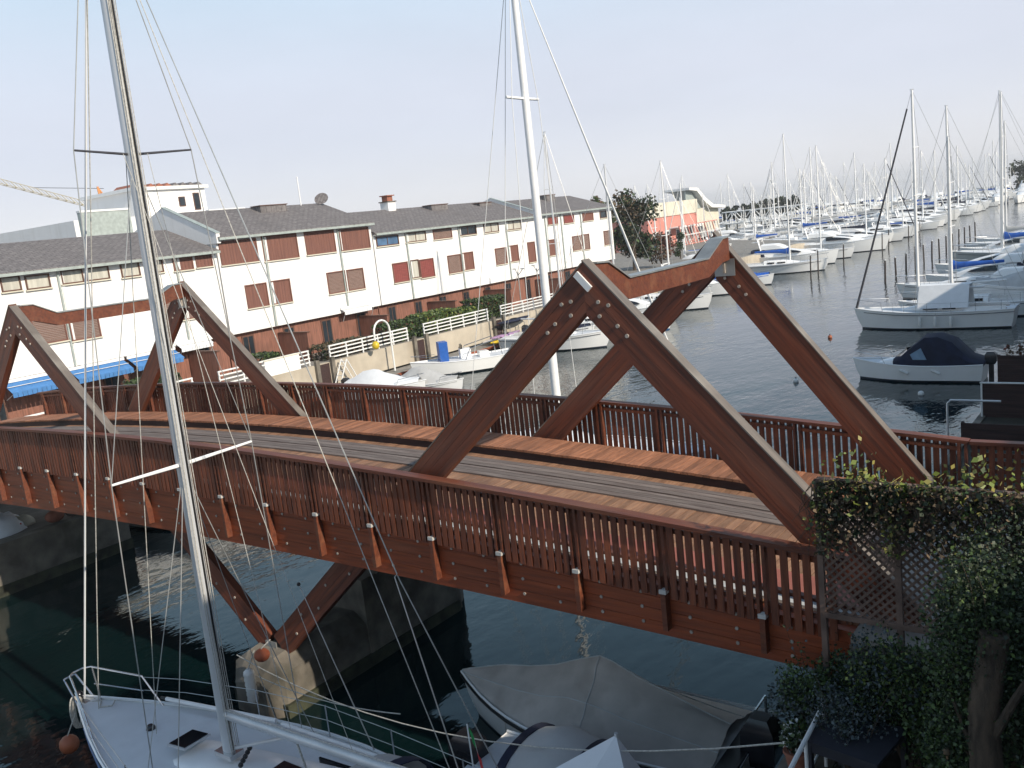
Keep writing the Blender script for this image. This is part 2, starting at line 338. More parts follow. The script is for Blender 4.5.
# left retaining wall beside the bridge end
t = thing('retaining_wall', 'stained dark concrete quay wall at the left end of the bridge', 'wall', (-13.75, -30, 0))
k = MB(); k.box(-.22, .22, -40, 34.55, .35, 1.62, 'concrete'); k.box(-12, -.22, 34.3, 34.55, .35, 1.62, 'concrete'); k.build('wall_face', t)
k = MB(); k.box(-.25, .25, -40, 34.58, -1, .35, 'algae'); k.build('algae_band', t)

# ------------------------------------------------------------------ central pier
t = thing('bridge_pier', 'weathered concrete pier wall in the water carrying the V of bridge struts', 'pier', (-.05, 0, 0))
k = MB()
k.prism([(-.3, 1.9), (.85, 1.9), (.85, 5.0), (.45, 5.7), (-.3, 5.7)], 'z', -1, 2.05, 'concrete')
k.loft([[(-.85, 5.2, -1), (.84, 5.2, -1), (.79, 5.2, 1.0), (.45, 5.2, 1.2), (-.45, 5.2, 1.2), (-.8, 5.2, 1.0)], [(-.85, .5, -1), (.84, .5, -1), (.8, .5, 1.0), (.45, .5, 1.28), (-.45, .5, 1.28), (-.8, .5, 1.0)],
        [(-.85, -.55, -1), (.85, -.55, -1), (.8, -.5, .92), (.42, -.42, 1.18), (-.42, -.42, 1.18), (-.8, -.5, .92)],
        [(-.55, -.85, -1), (.55, -.85, -1), (.5, -.8, .62), (.25, -.72, .75), (-.25, -.72, .75), (-.5, -.8, .62)]], 'concrete', smooth=False)
k.build('pier_wall', t)
k = MB(); k.box(-.9, .9, -.6, 5.05, -1, .28, 'algae'); k.build('algae_band', t)
k = MB(); k.box(-.17, .17, -.125, -.097, 1.18, 1.34, 'zinc'); k.build('strut_shoe', t)

# ------------------------------------------------------------------ footbridge
def rz(x): return 5.757 - .00254 * x * x - .0216 * x      # handrail top
def bz(x): return 3.64 - .0016 * x * x                   # underside of the beams
W = 5.02
br = thing('timber_footbridge', 'arched red brown timber bridge with triangular trusses crossing the canal', 'bridge', (0, 0, 0))
X0, X1 = -20.5, 12.35
def xs(a, b, n): return [a + (b - a) * i / n for i in range(n + 1)]
def strip(mb, X, yl, yh, zl, zh, m):
    rings = []
    for x in X: rings.append([(x, yl, zl(x)), (x, yh, zl(x)), (x, yh, zh(x)), (x, yl, zh(x))])
    mb.loft(rings, m, smooth=False)
# edge beams of four glued boards
for yy, s in ((-.37, -1), (W + .15, 1)):
    k = MB()
    nb = 4
    for i in range(nb):
        def zl(x, i=i): return bz(x) + (rz(x) - 1.06 - bz(x)) * i / nb + (.006 if i else 0)
        def zh(x, i=i): return bz(x) + (rz(x) - 1.06 - bz(x)) * (i + 1) / nb
        strip(k, xs(X0, X1, 36), yy, yy + .22, zl, zh, 'wood_beam')
    yb = yy if s < 0 else yy + .22
    for j in range(18):
        xp = 11.2 - 1.45 * j
        for dx in (-.42, .34):
            for q in (.2, .5, .8):
                z = bz(xp + dx) + (rz(xp + dx) - 1.06 - bz(xp + dx)) * q
                k.tube([(xp + dx, yb + s * .001, z), (xp + dx, yb + s * .018, z)], .026, 'bolt', 8)
    k.build('edge_beam', br)
# cross joists under the deck
for i in range(9):
    x = -12 + i * 2.9
    k = MB(); k.box(x - .1, x + .1, -.185, W + .185, rz(x) - 1.5, rz(x) - 1.13, 'wood_beam'); k.build('cross_joist', br)
# deck: cross planks, lengthwise grey boards, raised walkway
def planks(name, y0, y1, dz, m, w=.135, gap=.012, th_=.05):
    k = MB(); x = X0
    while x < X1:
        a, b = x, min(x + w, X1)
        j = rnd.uniform(-.004, .004)
        za, zb = rz(a) - dz + j, rz(b) - dz + j
        v = [(a, y0, za - th_), (b, y0, zb - th_), (b, y1, zb - th_), (a, y1, za - th_), (a, y0, za), (b, y0, zb), (b, y1, zb), (a, y1, za)]
        k.add(v, [(3, 2, 1, 0), (4, 5, 6, 7), (0, 1, 5, 4), (1, 2, 6, 5), (2, 3, 7, 6), (3, 0, 4, 7)], m)
        x += w + gap
    return k.build(name, br)
planks('deck_planking', -.18, W + .18, 1.02, 'deck')
k = MB()
for i in range(6):
    y = 2.5 + i * .165
    strip(k, xs(X0, X1, 24), y, y + (.15 if i not in (2,) else .10), lambda x: rz(x) - 1.018, lambda x: rz(x) - .985, 'deck_grey')
k.build('track_boards', br)
planks('raised_walkway', 3.75, 4.72, .80, 'walk')
k = MB(); strip(k, xs(X0, X1, 24), 3.79, 3.86, lambda x: rz(x) - 1.018, lambda x: rz(x) - .852, 'darkwood'); k.build('kerb_board', br)
k = MB(); strip(k, xs(X0, X1, 24), .06, .16, lambda x: rz(x) - 1.018, lambda x: rz(x) - .93, 'wood'); k.build('kerb_board', br)
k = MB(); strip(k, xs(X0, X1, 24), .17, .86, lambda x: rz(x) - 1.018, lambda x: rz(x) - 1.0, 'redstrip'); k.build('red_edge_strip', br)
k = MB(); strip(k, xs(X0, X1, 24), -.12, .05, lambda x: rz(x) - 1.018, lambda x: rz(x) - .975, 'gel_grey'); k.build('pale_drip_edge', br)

# railings
posts_x = [11.2 - 1.45 * j for j in range(22)]
for yy, s in ((-.46, -1), (W + .32, 1)):
    px_l = posts_x if s < 0 else [12.6] + posts_x
    for j, x in enumerate(px_l):
        zt, zb = rz(x) - .05, bz(x) + .14
        k = MB()
        zc = rz(x) - 1.16
        yo = yy if s < 0 else yy
        for dx in (-.075, .035):
            k.box(x + dx, x + dx + .045, yo - (.02 if s < 0 else .10), yo + (.10 if s < 0 else .02), zc + .1, zt, 'wood')
        k.box(x - .038, x + .038, yo - (.045 if s < 0 else -.052), yo + (.088 if s < 0 else .13), zb, zc + .045, 'wood')
        po = k.build('rail_post', br)
        k = MB(); k.box(x - .055, x + .055, yo - .05, yo + .05, zc + .046, zc + .105, 'bracket'); k.build('post_bracket', po)
    if s < 0: px_l = [12.3] + posts_x
    for j in range(len(px_l) - 1):
        b, a = px_l[j] - .1, px_l[j + 1] + .1
        k = MB(); n = max(3, round((b - a) / .139))
        for i in range(n):
            xc = a + (b - a) * (i + .5) / n + rnd.uniform(-.004, .004)
            zt = rz(xc) - .06; zb2 = rz(xc) - (1.18 if s < 0 else 1.3) + rnd.uniform(-.006, .006)
            k.box(xc - .049, xc + .049, yy - .012, yy + .014, zb2, zt, 'picket')
        for dz in ((.16, .92) if s < 0 else (.16,)):
            k.bar((a - .08, yy + .05 * (1 if s < 0 else -1), rz(a - .08) - dz), (b + .08, yy + .05 * (1 if s < 0 else -1), rz(b + .08) - dz), .05, .07, 'picket')
        k.build('picket_panel', br)
    k = MB()
    strip(k, xs(posts_x[-1] - .4, X1 if s < 0 else 12.7, 30), yy - .09, yy + .11, lambda x: rz(x) - .06, lambda x: rz(x), 'wood')
    k.build('handrail', br)

# truss legs: long timbers, each a mesh with its own x axis along the grain
ZP, ZB, AX = 8.87, 1.15, 8.68
LW, LT = .55, .18
def leg(name, a, b, y, top_cap=True, w_=LW, bolts=()):
    A = Vector((a[0], y, a[1])); B = Vector((b[0], y, b[1])); d = (B - A); Ln = d.length; d.normalize()
    yv = Vector((0, 1, 0)); zv = d.cross(yv).normalized()
    if zv.z < 0: zv = -zv
    yv = zv.cross(d)
    mt = Matrix(((d.x, yv.x, zv.x, A.x), (d.y, yv.y, zv.y, A.y), (d.z, yv.z, zv.z, A.z), (0, 0, 0, 1)))
    k = MB()
    # four laminations with fine joints
    for i in range(4):
        z0 = -w_ / 2 + w_ * i / 4 + .003; z1 = -w_ / 2 + w_ * (i + 1) / 4
        # mitre at the apex end (x=0): cut vertical in world
        ct = zv.x / max(1e-3, abs(d.x)) * 1.0
        def cut(z): return -z * (zv.x / d.x)
        v = [(cut(z0), -LT / 2, z0), (Ln, -LT / 2, z0), (Ln, LT / 2, z0), (cut(z0), LT / 2, z0), (cut(z1), -LT / 2, z1), (Ln, -LT / 2, z1), (Ln, LT / 2, z1), (cut(z1), LT / 2, z1)]
        k.add(v, [(3, 2, 1, 0), (4, 5, 6, 7), (0, 1, 5, 4), (1, 2, 6, 5), (2, 3, 7, 6), (3, 0, 4, 7)], 'leg')
    for (bx, bz_) in bolts:
        for sy in (-1, 1):
            k.tube([(bx, sy * (LT / 2 + .001), bz_), (bx, sy * (LT / 2 + .02), bz_)], .03, 'bolt', 8)
    o = k.build(name, br, matrix=mt)
    k = MB(); c0 = -(w_ / 2) * (zv.x / d.x)
    k.box(c0, Ln if top_cap == 1 else Ln * .64, -LT / 2 - .012, LT / 2 + .012, w_ / 2 + .002, w_ / 2 + .022, 'flash')
    if top_cap: k.build('flashing', o)
    return o
apexb = [(.45, -.12), (.45, .1), (.75, -.02), (.95, -.02), (.3, .02)]
for y in (0.0, W):
    for sx in (-1, 1):
        # outer leg down to the deck end
        fx = sx * (AX + 3.745 * (ZP - rz(sx * 12.2) + 1.0) / 4.0)
        ax = sx * AX
        if sx > 0: fx -= .2 if y == 0 else 1.15; ax = AX if y == 0 else AX - .2
        leg('truss_leg', (ax, ZP - .33), (fx, rz(fx) - .98), y, 1, bolts=apexb)
        # inner leg runs past the deck to the pier foot
        leg('truss_leg', (ax, ZP - .33), (sx * .22, ZB + .12), y, 2, w_=.53, bolts=apexb + [(8.7, .1), (9.3, -.1), (9.9, .1), (10.4, -.1), (7.6, .1), (7.9, -.12)])
    k = MB()
# cross beams between the two trusses, raised ends under zinc
for sx in (-1, 1):
    prof = [(0, .30), (.45, .28), (1.05, -.02), (3.95, -.02), (4.6, .28), (W, .30), (W, -.12), (4.75, -.16), (4.2, -.34), (.85, -.34), (.3, -.16), (0, -.12)]
    k = MB()
    # convex pieces along y
    top = prof[:6]; bot = [(0, -.12), (.45, -.14), (1.05, -.34), (3.95, -.34), (4.6, -.14), (W, -.12)]
    zc = ZP - .30; x = sx * AX
    rings = [[(x - .11, ty, zc + bz2), (x + .11, by, zc + bz2), (x + .11, ty, zc + tz), (x - .11, ty, zc + tz)] for (ty, tz), (by, bz2) in zip(top, bot)]
    rings[0] = [(a, .105, c) for a, b, c in rings[0]]; rings[-1] = [(a, W - .105, c) for a, b, c in rings[-1]]
    k.loft(rings, 'wood', smooth=False)
    cb = k.build('cross_beam', br)
    k = MB()
    rings = [[(x - .14, (.105 if i == 0 else W - .105 if i == 5 else ty), zc + tz + .003), (x + .14, (.105 if i == 0 else W - .105 if i == 5 else ty), zc + tz + .003), (x + .14, (.105 if i == 0 else W - .105 if i == 5 else ty), zc + tz + .028), (x - .14, (.105 if i == 0 else W - .105 if i == 5 else ty), zc + tz + .028)] for i, (ty, tz) in enumerate(top)]
    k.loft(rings, 'zinc', smooth=False); k.build('zinc_capping', cb)
    k = MB(); k.box(x - .2, x + .2, W - .118, W - .104, zc - .42, zc - .1, 'zinc'); k.box(x - .02, x + .02, W - .16, W - .119, zc - .36, zc - .14, 'bolt'); k.build('joint_plate', br)
k = MB(); q = Vector((AX - .08, -.105, ZP - .14)); k.T = Matrix.Translation(q) @ Matrix.Rotation(-PI / 4.2, 4, 'Y'); k.box(-.05, .05, -.02, .16, -.28, .04, 'white_paint'); 
k2 = k.build('end_plate', br)
k2['label'] = 'small pale metal plate near the right apex'
# bridge landing on the right bank, left landing
mb = MB(); mb.prism([(12.36, -.62), (60, -.62), (60, 5.9), (12.36, 5.9)], 'z', -1, rz(12.35) - 1.11, 'concrete'); mb.prism([(12.36, -.56), (60, -.56), (60, 5.84), (12.36, 5.84)], 'z', rz(12.35) - 1.106, rz(12.35) - 1.03, 'pave'); struct('road', mb)
mb = MB(); mb.prism([(-20.52, -.62), (-46, -.62), (-46, 4.3), (-20.52, 4.3)], 'z', 1.3, rz(-20.5) - 1.03, 'pave'); struct('path', mb)
# lattice railing panels beyond the far rail at the right
t = thing('railing_panel', 'brown lattice railing panel continuing the far handrail at right', 'railing', (12.72, W + .3, rz(12.6) - 1.1))
k = MB(); k.bar((0, 0, .03), (3.6, 0, .03), .06, .06, 'wood'); k.bar((0, 0, 1.06), (3.6, 0, 1.06), .18, .06, 'wood'); k.build('rail_frame', t)
k = MB()
for i in range(28): k.box(.02 + i * .13, .11 + i * .13, -.012, .012, .06, 1.03, 'picket')
for i in range(7): k.box(0, 3.6, .014, .03, .1 + i * .14, .18 + i * .14, 'picket')
k.build('lattice', t)

# ------------------------------------------------------------------ row houses on the left quay
XF = -33.6
def py(x, y): q = atx(x, y, XF); return q.y, q.z
def window(par, x0, y0, x1, y1, kind, slats=False):
    (ya, zt), (yb, _) = py(x0, (y0 + y1) / 2), py(x1, (y0 + y1) / 2)
    yc = (ya + yb) / 2; zt = py((x0 + x1) / 2, y0)[1]; zb = py((x0 + x1) / 2, y1)[1]
    return win(par, ya, yb, zb, zt, kind)
def win(par, ya, yb, zb, zt, kind):
    k = MB()
    fm = 'frame' if kind in ('glass', 'curtain', 'glass_blue') else 'shutter'
    k.box(XF - .02, XF + .09, ya, ya + .07, zb, zt, fm); k.box(XF - .02, XF + .09, yb - .07, yb, zb, zt, fm)
    k.box(XF - .02, XF + .10, ya + .07, yb - .07, zt - .07, zt, fm); k.box(XF - .02, XF + .06, ya + .07, yb - .07, zb, zb + .07, fm)
    o = k.build('window', par)
    k = MB(); k.box(XF - .01, XF + .13, ya - .06, yb + .06, zb - .07, zb - .004, 'cream'); k.build('sill', o)
    k = MB()
    if kind in ('glass', 'curtain', 'glass_blue'):
        k.box(XF - .01, XF + .012, ya + .07, yb - .07, zb + .07, zt - .07, kind)
        n = max(1, int((yb - ya) / .9))
        k.build('pane', o); k = MB()
        for i in range(1, n): yy = ya + (yb - ya) * i / n; k.box(XF + .013, XF + .045, yy - .03, yy + .03, zb + .07, zt - .07, fm)
        if n > 1: k.build('mullion', o)
    else:
        n = max(3, int((yb - ya - .14) / .22)); ww = (yb - ya - .14) / n
        if kind == 'shutter_grey':
            m = int((zt - zb - .14) / .09)
            for i in range(m):
                zz = zb + .07 + (zt - zb - .14) * i / m
                k.box(XF + .0, XF + .03, ya + .07, yb - .07, zz + .012, zz + (zt - zb - .14) / m, kind)
        else:
            for i in range(n): k.box(XF + .0, XF + .035, ya + .07 + i * ww + .008, ya + .07 + (i + 1) * ww, zb + .07, zt - .07, kind)
        k.build('shutter', o)
    return o
def house(label, y0, y1, eave, ridge, wins, pipes, parapet=None):
    t = thing('row_house', label, 'house', (0, 0, 0), group='white row houses along the left quay')
    k = MB()
    k.box(-43.5, XF, y0 + .003, y1 - .003, 4.45, eave, 'wall')
    k.prism([(-43.5, eave), (XF, eave), (XF, eave + .001), (-38.6, ridge - .12), (-43.5, eave + .3)], 'y', y0 + .003, y1 - .003, 'wall')
    k.build('upper_wall', t)
    k = MB(); k.box(-43.3, -34.0, y0 + .003, y1 - .003, 1.9, 4.45, 'terra')
    k.build('ground_floor_wall', t)
    n = max(2, round((y1 - y0) / 3.3)); 
    for i in range(n):
        ya = y0 + (y1 - y0) * (i + .3) / n; yb = y0 + (y1 - y0) * (i + .58) / n
        k = MB(); k.box(-34.02, -33.94, ya, yb, 2.05, 4.2, 'frame'); d = k.build('terrace_door', t)
        k = MB(); k.box(-33.939, -33.92, ya + .1, (ya + yb) / 2 - .04, 2.15, 4.1, 'glass'); k.box(-33.939, -33.92, (ya + yb) / 2 + .04, yb - .1, 2.15, 4.1, 'glass'); k.build('pane', d)
    k = MB()
    ov = .35; sl = (ridge - eave) / 5.0
    k.prism([(XF + ov, eave - ov * sl + .02), (XF + ov, eave - ov * sl + .17), (-38.6, ridge + .05), (-43.9, eave + .35), (-43.9, eave + .2), (-38.6, ridge - .11)], 'y', y0 - .01, y1 + .01, 'roof')
    ro_ = k.build('roof', t)
    k = MB(); k.box(XF + ov + .003, XF + ov + .14, y0, y1, eave - ov * sl - .03, eave - ov * sl + .12, 'gutter'); k.build('gutter', ro_)
    k = MB(); k.box(XF + .01, XF + ov - .03, y0 + .02, y1 - .02, eave - .16, eave - .08, 'white_paint'); k.build('soffit', ro_)
    for (yy) in pipes:
        k = MB(); k.tube([(XF + .09, yy, 4.5), (XF + .09, yy, eave - .1)], .055, 'gutter', 8); k.build('downpipe', t)
        k = MB(); k.box(XF + .0, XF + .05, yy + .14, yy + .3, 4.47, eave - .18, 'white_paint'); k.build('pilaster', t)
    for wn in wins:
        window(t, *wn)
    if parapet:
        k = MB(); ya, yb = parapet
        k.prism([(XF + .3, eave - .35), (XF + .3, eave + .28), (-38.6, ridge + .42), (-43.7, eave + .6), (-43.7, eave - .3)], 'y', ya, yb, 'wall'); k.build('parapet', t)
        k = MB(); k.prism([(XF + .34, eave + .283), (XF + .34, eave + .33), (-38.6, ridge + .47), (-38.6, ridge + .423)], 'y', ya - .05, yb + .05, 'gutter'); k.build('coping', t)
    return t
z1 = lambda a: (a[0] / 3.0118, 160 + a[1] / 3.0118, a[2] / 3.0118, 160 + a[3] / 3.0118)
z2 = lambda a: (300 + a[0] / 3.0118, 160 + a[1] / 3.0118, 300 + a[2] / 3.0118, 160 + a[3] / 3.0118)
def ws(zf, L): return [(*zf(a[:4]), a[4]) for a in L]
pyz = lambda zf, x, y: py(*zf((x, y, 0, 0))[:2])[0]
A_w = ws(z1, [(0, 350, 62, 396, 'curtain'), (75, 345, 150, 388, 'curtain'), (182, 330, 250, 372, 'curtain'), (255, 322, 328, 362, 'curtain'), (362, 308, 420, 352, 'curtain'), (448, 300, 490, 340, 'curtain'),
              (520, 290, 580, 332, 'shutter'), (588, 284, 638, 322, 'shutter'), (95, 465, 198, 552, 'shutter_grey'), (206, 447, 298, 540, 'shutter_grey'), (464, 410, 525, 495, 'shutter_grey'), (535, 400, 592, 480, 'shutter_grey')])
tA = house('long white house at the far left with lower grey roof and blue awnings', -14, 24.4, 9.85, 11.55, A_w, [pyz(z1, 170, 340), pyz(z1, 525, 300), 5.0, -2.0])
B_w = ws(z1, [(660, 240, 775, 312, 'shutter'), (790, 224, 896, 300, 'shutter'), (918, 212, 1008, 282, 'shutter'), (740, 372, 806, 444, 'shutter'), (814, 360, 876, 432, 'shutter')]) + \
      ws(z2, [(118, 205, 208, 270, 'shutter'), (82, 335, 138, 401, 'shutter_grey'), (141, 327, 192, 391, 'shutter_grey')])
tB = house('tallest white row house with four dark red shutters under its eave', 24.5, 38.3, 10.65, 12.6, B_w, [pyz(z1, 788, 230), pyz(z2, 110, 210)], (24.41, 24.68))
C_w = ws(z2, [(228, 228, 296, 258, 'glass_blue'), (316, 217, 378, 246, 'curtain'), (400, 207, 456, 237, 'shutter_grey'), (478, 198, 530, 226, 'glass'), (552, 190, 597, 218, 'curtain'), (618, 182, 665, 210, 'curtain'),
              (279, 308, 326, 368, 'shutter_red'), (332, 300, 358, 356, 'curtain'), (360, 297, 403, 354, 'shutter_red'), (445, 285, 485, 340, 'shutter_grey'), (488, 277, 522, 331, 'shutter'), (588, 264, 622, 314, 'shutter_grey'), (628, 256, 657, 306, 'shutter')])
tC = house('white row house with a blue blind under the eave and grey roof', 38.4, 59.9, 9.85, 11.7, C_w, [pyz(z2, 315, 215), pyz(z2, 475, 205), pyz(z2, 617, 185)])
D_w = ws(z2, [(745, 171, 775, 194, 'shutter_red'), (793, 165, 824, 190, 'shutter_red'), (850, 159, 882, 183, 'shutter'), (902, 153, 922, 175, 'glass'),
              (686, 246, 708, 308, 'shutter'), (745, 239, 772, 288, 'shutter'), (820, 228, 845, 272, 'shutter_grey'), (848, 223, 871, 270, 'shutter_grey'), (915, 212, 938, 255, 'shutter_grey')])
tD = house('farthest white row house with a gable beside the dark tree', 60.0, 74.2, 9.95, 11.6, D_w, [pyz(z2, 735, 175), pyz(z2, 783, 170), pyz(z2, 842, 160)], (59.91, 60.15))
# slab edge / awnings above the gardens
def awning(label, ya, yb, m, zt=4.3, proj=1.0, drop=.5):
    t = thing('awning', label, 'awning', (XF, ya, 0), group='awnings over the quay gardens')
    n = 10; k = MB()
    rings = []
    for i in range(n + 1):
        x = proj * i / n; z = zt - drop * (i / n) ** 1.1
        rings.append([(x, 0, z), (x, yb - ya, z), (x, yb - ya, z - .02), (x, 0, z - .02)])
    k.loft(rings, m, smooth=False)
    for j in range(int((yb - ya) / .25)):
        y = j * .25; k.box(proj - .01, proj + .01, y + .01, y + .24, zt - drop - .24, zt - drop + .03, m)
    k.build('canopy', t)
    k = MB(); k.box(proj * .5, proj * .5 + .1, 0.01, yb - ya - .01, zt - drop * .5 + .03, zt - drop * .5 + .05, 'white_paint'); k.build('stripe', t)
    k = MB(); k.box(.0, .14, -.04, yb - ya + .04, zt - .03, zt + .13, 'white_paint'); k.bar((.1, .05, zt - .9), (proj - .03, .05, zt - drop - .06), .03, .03, 'alu'); k.bar((.1, yb - ya - .05, zt - .9), (proj - .03, yb - ya - .05, zt - drop - .06), .03, .03, 'alu'); k.build('awning_frame', t)
ya = lambda x, y: atx(x, y, -32.2).y
awning('blue awning nearest the left edge, behind the left truss leg', ya(16, 392), ya(80, 376), 'awning')
awning('long blue awning between the left truss leg and the near mast', ya(82, 376), ya(136, 360), 'awning')
awning('short blue awning right behind the near mast', ya(140, 358), ya(187, 348), 'awning')
awning('white scalloped awning beside the blue ones, low on the wall', ya(190, 347), ya(222, 340), 'sheet', 4.55, .5, .25)
awning('white scalloped awning under the middle of the tall house', ya(354, 311), ya(383, 304), 'sheet', 4.75, .45, .2)

# rooftop things
def chimney(x, y, z, w_, h, label, cap='terrapot'):
    t = thing('chimney', label, 'chimney', (x, y, z))
    k = MB(); k.box(-w_ / 2, w_ / 2, -w_ / 2, w_ / 2, -1.0, h, 'wall'); k.build('stack', t)
    k = MB(); k.box(-w_ * .6, w_ * .6, -w_ * .6, w_ * .6, h + .002, h + .08, 'concrete'); k.box(-w_ * .35, w_ * .35, -w_ * .35, w_ * .35, h + .08, h + .5, cap); k.box(-w_ * .5, w_ * .5, -w_ * .5, w_ * .5, h + .5, h + .58, cap); k.build('chimney_cap', t)
c = atx(388, 206, -38.6); chimney(-38.6, c.y, c.z - .4, .9, .7, 'white chimney with a rusty cap on the middle roof')
def hatch(px_, py_, w_, label):
    q = atx(px_, py_, -37.5)
    t = thing('roof_vent', label, 'roof vent', (-37.8, q.y, q.z - .1))
    k = MB(); k.box(-.5, .5, -w_ / 2, w_ / 2, -.8, .28, 'roof'); k.build('vent_box', t)
    k = MB(); k.box(-.56, .56, -w_ / 2 - .06, w_ / 2 + .06, .283, .34, 'frame'); k.build('vent_lid', t)
hatch(272, 208, 2.4, 'dark flat vent box on the tall house roof')
hatch(438, 207, 2.2, 'dark vent box on the roof left of the second mast')
hatch(484, 205, 1.8, 'small dark vent box at the far end of the long grey roof')
hatch(549, 197, 1.6, 'dark vent box on the farthest house roof')
q = atx(323, 209, -38.2)
t = thing('satellite_dish', 'dark tilted satellite dish on the ridge of the tall house', 'satellite dish', (q.x, q.y, q.z))
k = MB(); k.tube([(0, 0, -.8), (0, 0, .35)], .04, 'alu', 6); k.build('pole', t)
k = MB(); k.T = Matrix.Translation((0, 0, .75)) @ Matrix.Rotation(math.radians(50), 4, 'X') @ Matrix.Rotation(math.radians(25), 4, 'Y')
k.loft([[(r * math.cos(2 * PI * j / 14), r * math.sin(2 * PI * j / 14), .25 * r * r + (0 if s else -.02)) for j in range(14)] for r, s in ((.02, 1), (.3, 1), (.55, 1))], 'roof'); k.build('dish', t)
q = atx(301, 205, -38.4)
t = thing('roof_antenna', 'thin white antenna rod standing on the tall roof', 'antenna', (q.x, q.y, q.z - .6)); k = MB(); k.tube([(0, 0, 0), (0, 0, 2.7)], .05, 'mastw', 6); k.build('rod', t)
k = MB(); k.box(-.12, .12, -.12, .12, -.1, .1, 'alu'); k.build('foot', t)
# white upper building behind the roofs
t = thing('white_building', 'white flat topped upper storey block rising behind the roofs at left', 'building', (-60, 40, 0))
q0 = atx(136, 214, -60); q1 = atx(206, 200, -60)
k = MB(); k.box(-8, 0, q0.y - 40, q1.y - 40, 2, 16.0, 'wall'); k.box(-14, 1.2, q0.y - 46.5, q1.y - 37.5 + 3, 2, 13.7, 'wall'); k.build('wall', t)
k = MB(); k.box(-8.3, .3, q0.y - 40.3, q1.y - 39.7, 16.003, 16.3, 'white_paint')
rn = random.Random(3)
for i in range(9): y = q0.y - 40 + (q1.y - q0.y) * (i + .5) / 9; k.prism([(y - .45, 16.3), (y + .45, 16.3), (y, 16.62)], 'x', -3, -.1, 'terrapot' if i < 5 else 'roof')
k.build('roof_edge', t)
for yy, z0, z1_ in ((q1.y - 40 - 3.0, 14.4, 15.3), (q1.y - 40 - 1.4, 14.0, 15.6)):
    k = MB(); k.box(.0, .06, yy, yy + .7, z0, z1_, 'frame'); wv = k.build('window', t); k = MB(); k.box(.061, .075, yy + .08, yy + .62, z0 + .08, z1_ - .08, 'glass'); k.build('pane', wv)
q2 = atx(80, 222, -50); q3 = atx(128, 210, -50)
t = thing('roof_terrace_wall', 'grey green parapet wall behind the left roofs', 'wall', (-50, q2.y, 0)); k = MB(); k.box(-.2, .2, 0, q3.y - q2.y, 8, q3.z, 'gutter'); k.build('panel', t); k = MB(); k.box(-.25, .25, -.03, q3.y - q2.y + .03, q3.z + .003, q3.z + .15, 'white_paint'); k.build('coping', t)
q2 = atx(206, 203, -52); q3 = atx(243, 208, -52)
t = thing('roof_parapet', 'cream parapet strip between the white block and tall roof', 'wall', (-52, q2.y, 0)); k = MB(); k.box(-.2, .2, 0, q3.y - q2.y, 8, q3.z - .1, 'cream'); k.build('panel', t); k = MB(); k.box(-.25, .25, -.03, q3.y - q2.y + .03, q3.z - .097, q3.z + .05, 'white_paint'); k.build('coping', t)
# tower crane
qa = atx(-30, 176, -150); qb = atx(105, 211, -150)
t = thing('tower_crane', 'pale tower crane with orange peak far off at the left', 'crane', (-150, qb.y, 0))
k = MB()
dy = qa.y - qb.y; dz0 = qb.z; dz1 = qa.z
nseg = 16
for i in range(nseg):
    a = i / nseg; b = (i + 1) / nseg
    P = lambda u, e, g: (e, dy * u, dz0 + (dz1 - dz0) * u + g)
    for e, g in ((-.5, 0), (.5, 0), (0, .9)): k.tube([P(a, e, g), P(b, e, g)], .06, 'cranew', 4)
    k.tube([P(a, -.5, 0), P(b, 0, .9)], .045, 'cranew', 4); k.tube([P(a, .5, 0), P(a, -.5, 0)], .07, 'cranew', 4); k.tube([P(a, .5, 0), P((a + b) / 2, 0, .9)], .07, 'cranew', 4)
k.build('jib', t)
k = MB(); k.tube([(0, 0, dz0 - 1.3), (0, -.6, dz0 + 4.6)], .55, 'crane', 5, .2); k.tube([(0, 1.9, dz0), (0, -.6, dz0 + 4.6)], .3, 'crane', 5, .12); k.build('tower_peak', t)
k = MB(); k.tube([(0, .6, dz0 + 4.2), (0, dy * .55, dz0 + (dz1 - dz0) * .55 + .9)], .05, 'darkwire', 4); k.build('tie_rod', t)
k = MB()
for e in (-.7, .7):
    for g in (.1, 1.5): k.tube([(e, g, 0), (e, g, dz0)], .12, 'crane', 4)
for i in range(int(dz0 / 1.6)): k.tube([(-.7, .1, i * 1.6), (.7, .1, i * 1.6 + 1.5)], .07, 'crane', 4); k.tube([(.7, .1, i * 1.6), (.7, 1.5, i * 1.6 + 1.5)], .07, 'crane', 4)
k.build('crane_mast', t)
k = MB(); qm = .87; k.box(-.6, .6, dy * .87 - .9, dy * .87 + .9, dz0 + (dz1 - dz0) * .87 - .1, dz0 + (dz1 - dz0) * .87 + 1.2, 'crane'); k.build('trolley', t)

# ------------------------------------------------------------------ left quay: wall, walkway, railings, hedges
t = thing('quay_wall', 'beige concrete quay wall in front of the row house gardens', 'wall', (-28.6, 4.4, 0))
k = MB(); L_ = 119
gaps = [pyx for pyx in (18.9, 27.4, 36.6, 46.0, 55.5, 65.0)]
k.box(-.35, .0, 0, L_, .55, 2.05, 'quay'); k.build('wall_face', t)
k = MB()
for g in gaps:
    for dd in (-.75, .55): k.box(.003, .22, g - 4.4 + dd, g - 4.4 + dd + .28, .45, 2.35, 'concrete')
k.build('buttress', t)
k = MB()
for g in gaps: k.box(.002, .03, g - 4.4 - .4, g - 4.4 + .48, .5, 2.0, 'darkwood')
k.build('recess_door', t)
t = thing('quay_walkway', 'narrow concrete landing ledge along the foot of the beige quay wall', 'walkway', (-28.6, 4.4, 0))
k = MB(); k.box(.0, 1.5, 0, L_, .15, .42, 'pave'); k.build('ledge', t)
k = MB(); k.box(1.503, 1.56, 0, L_, .18, .4, 'rust'); k.build('edge_beam', t)
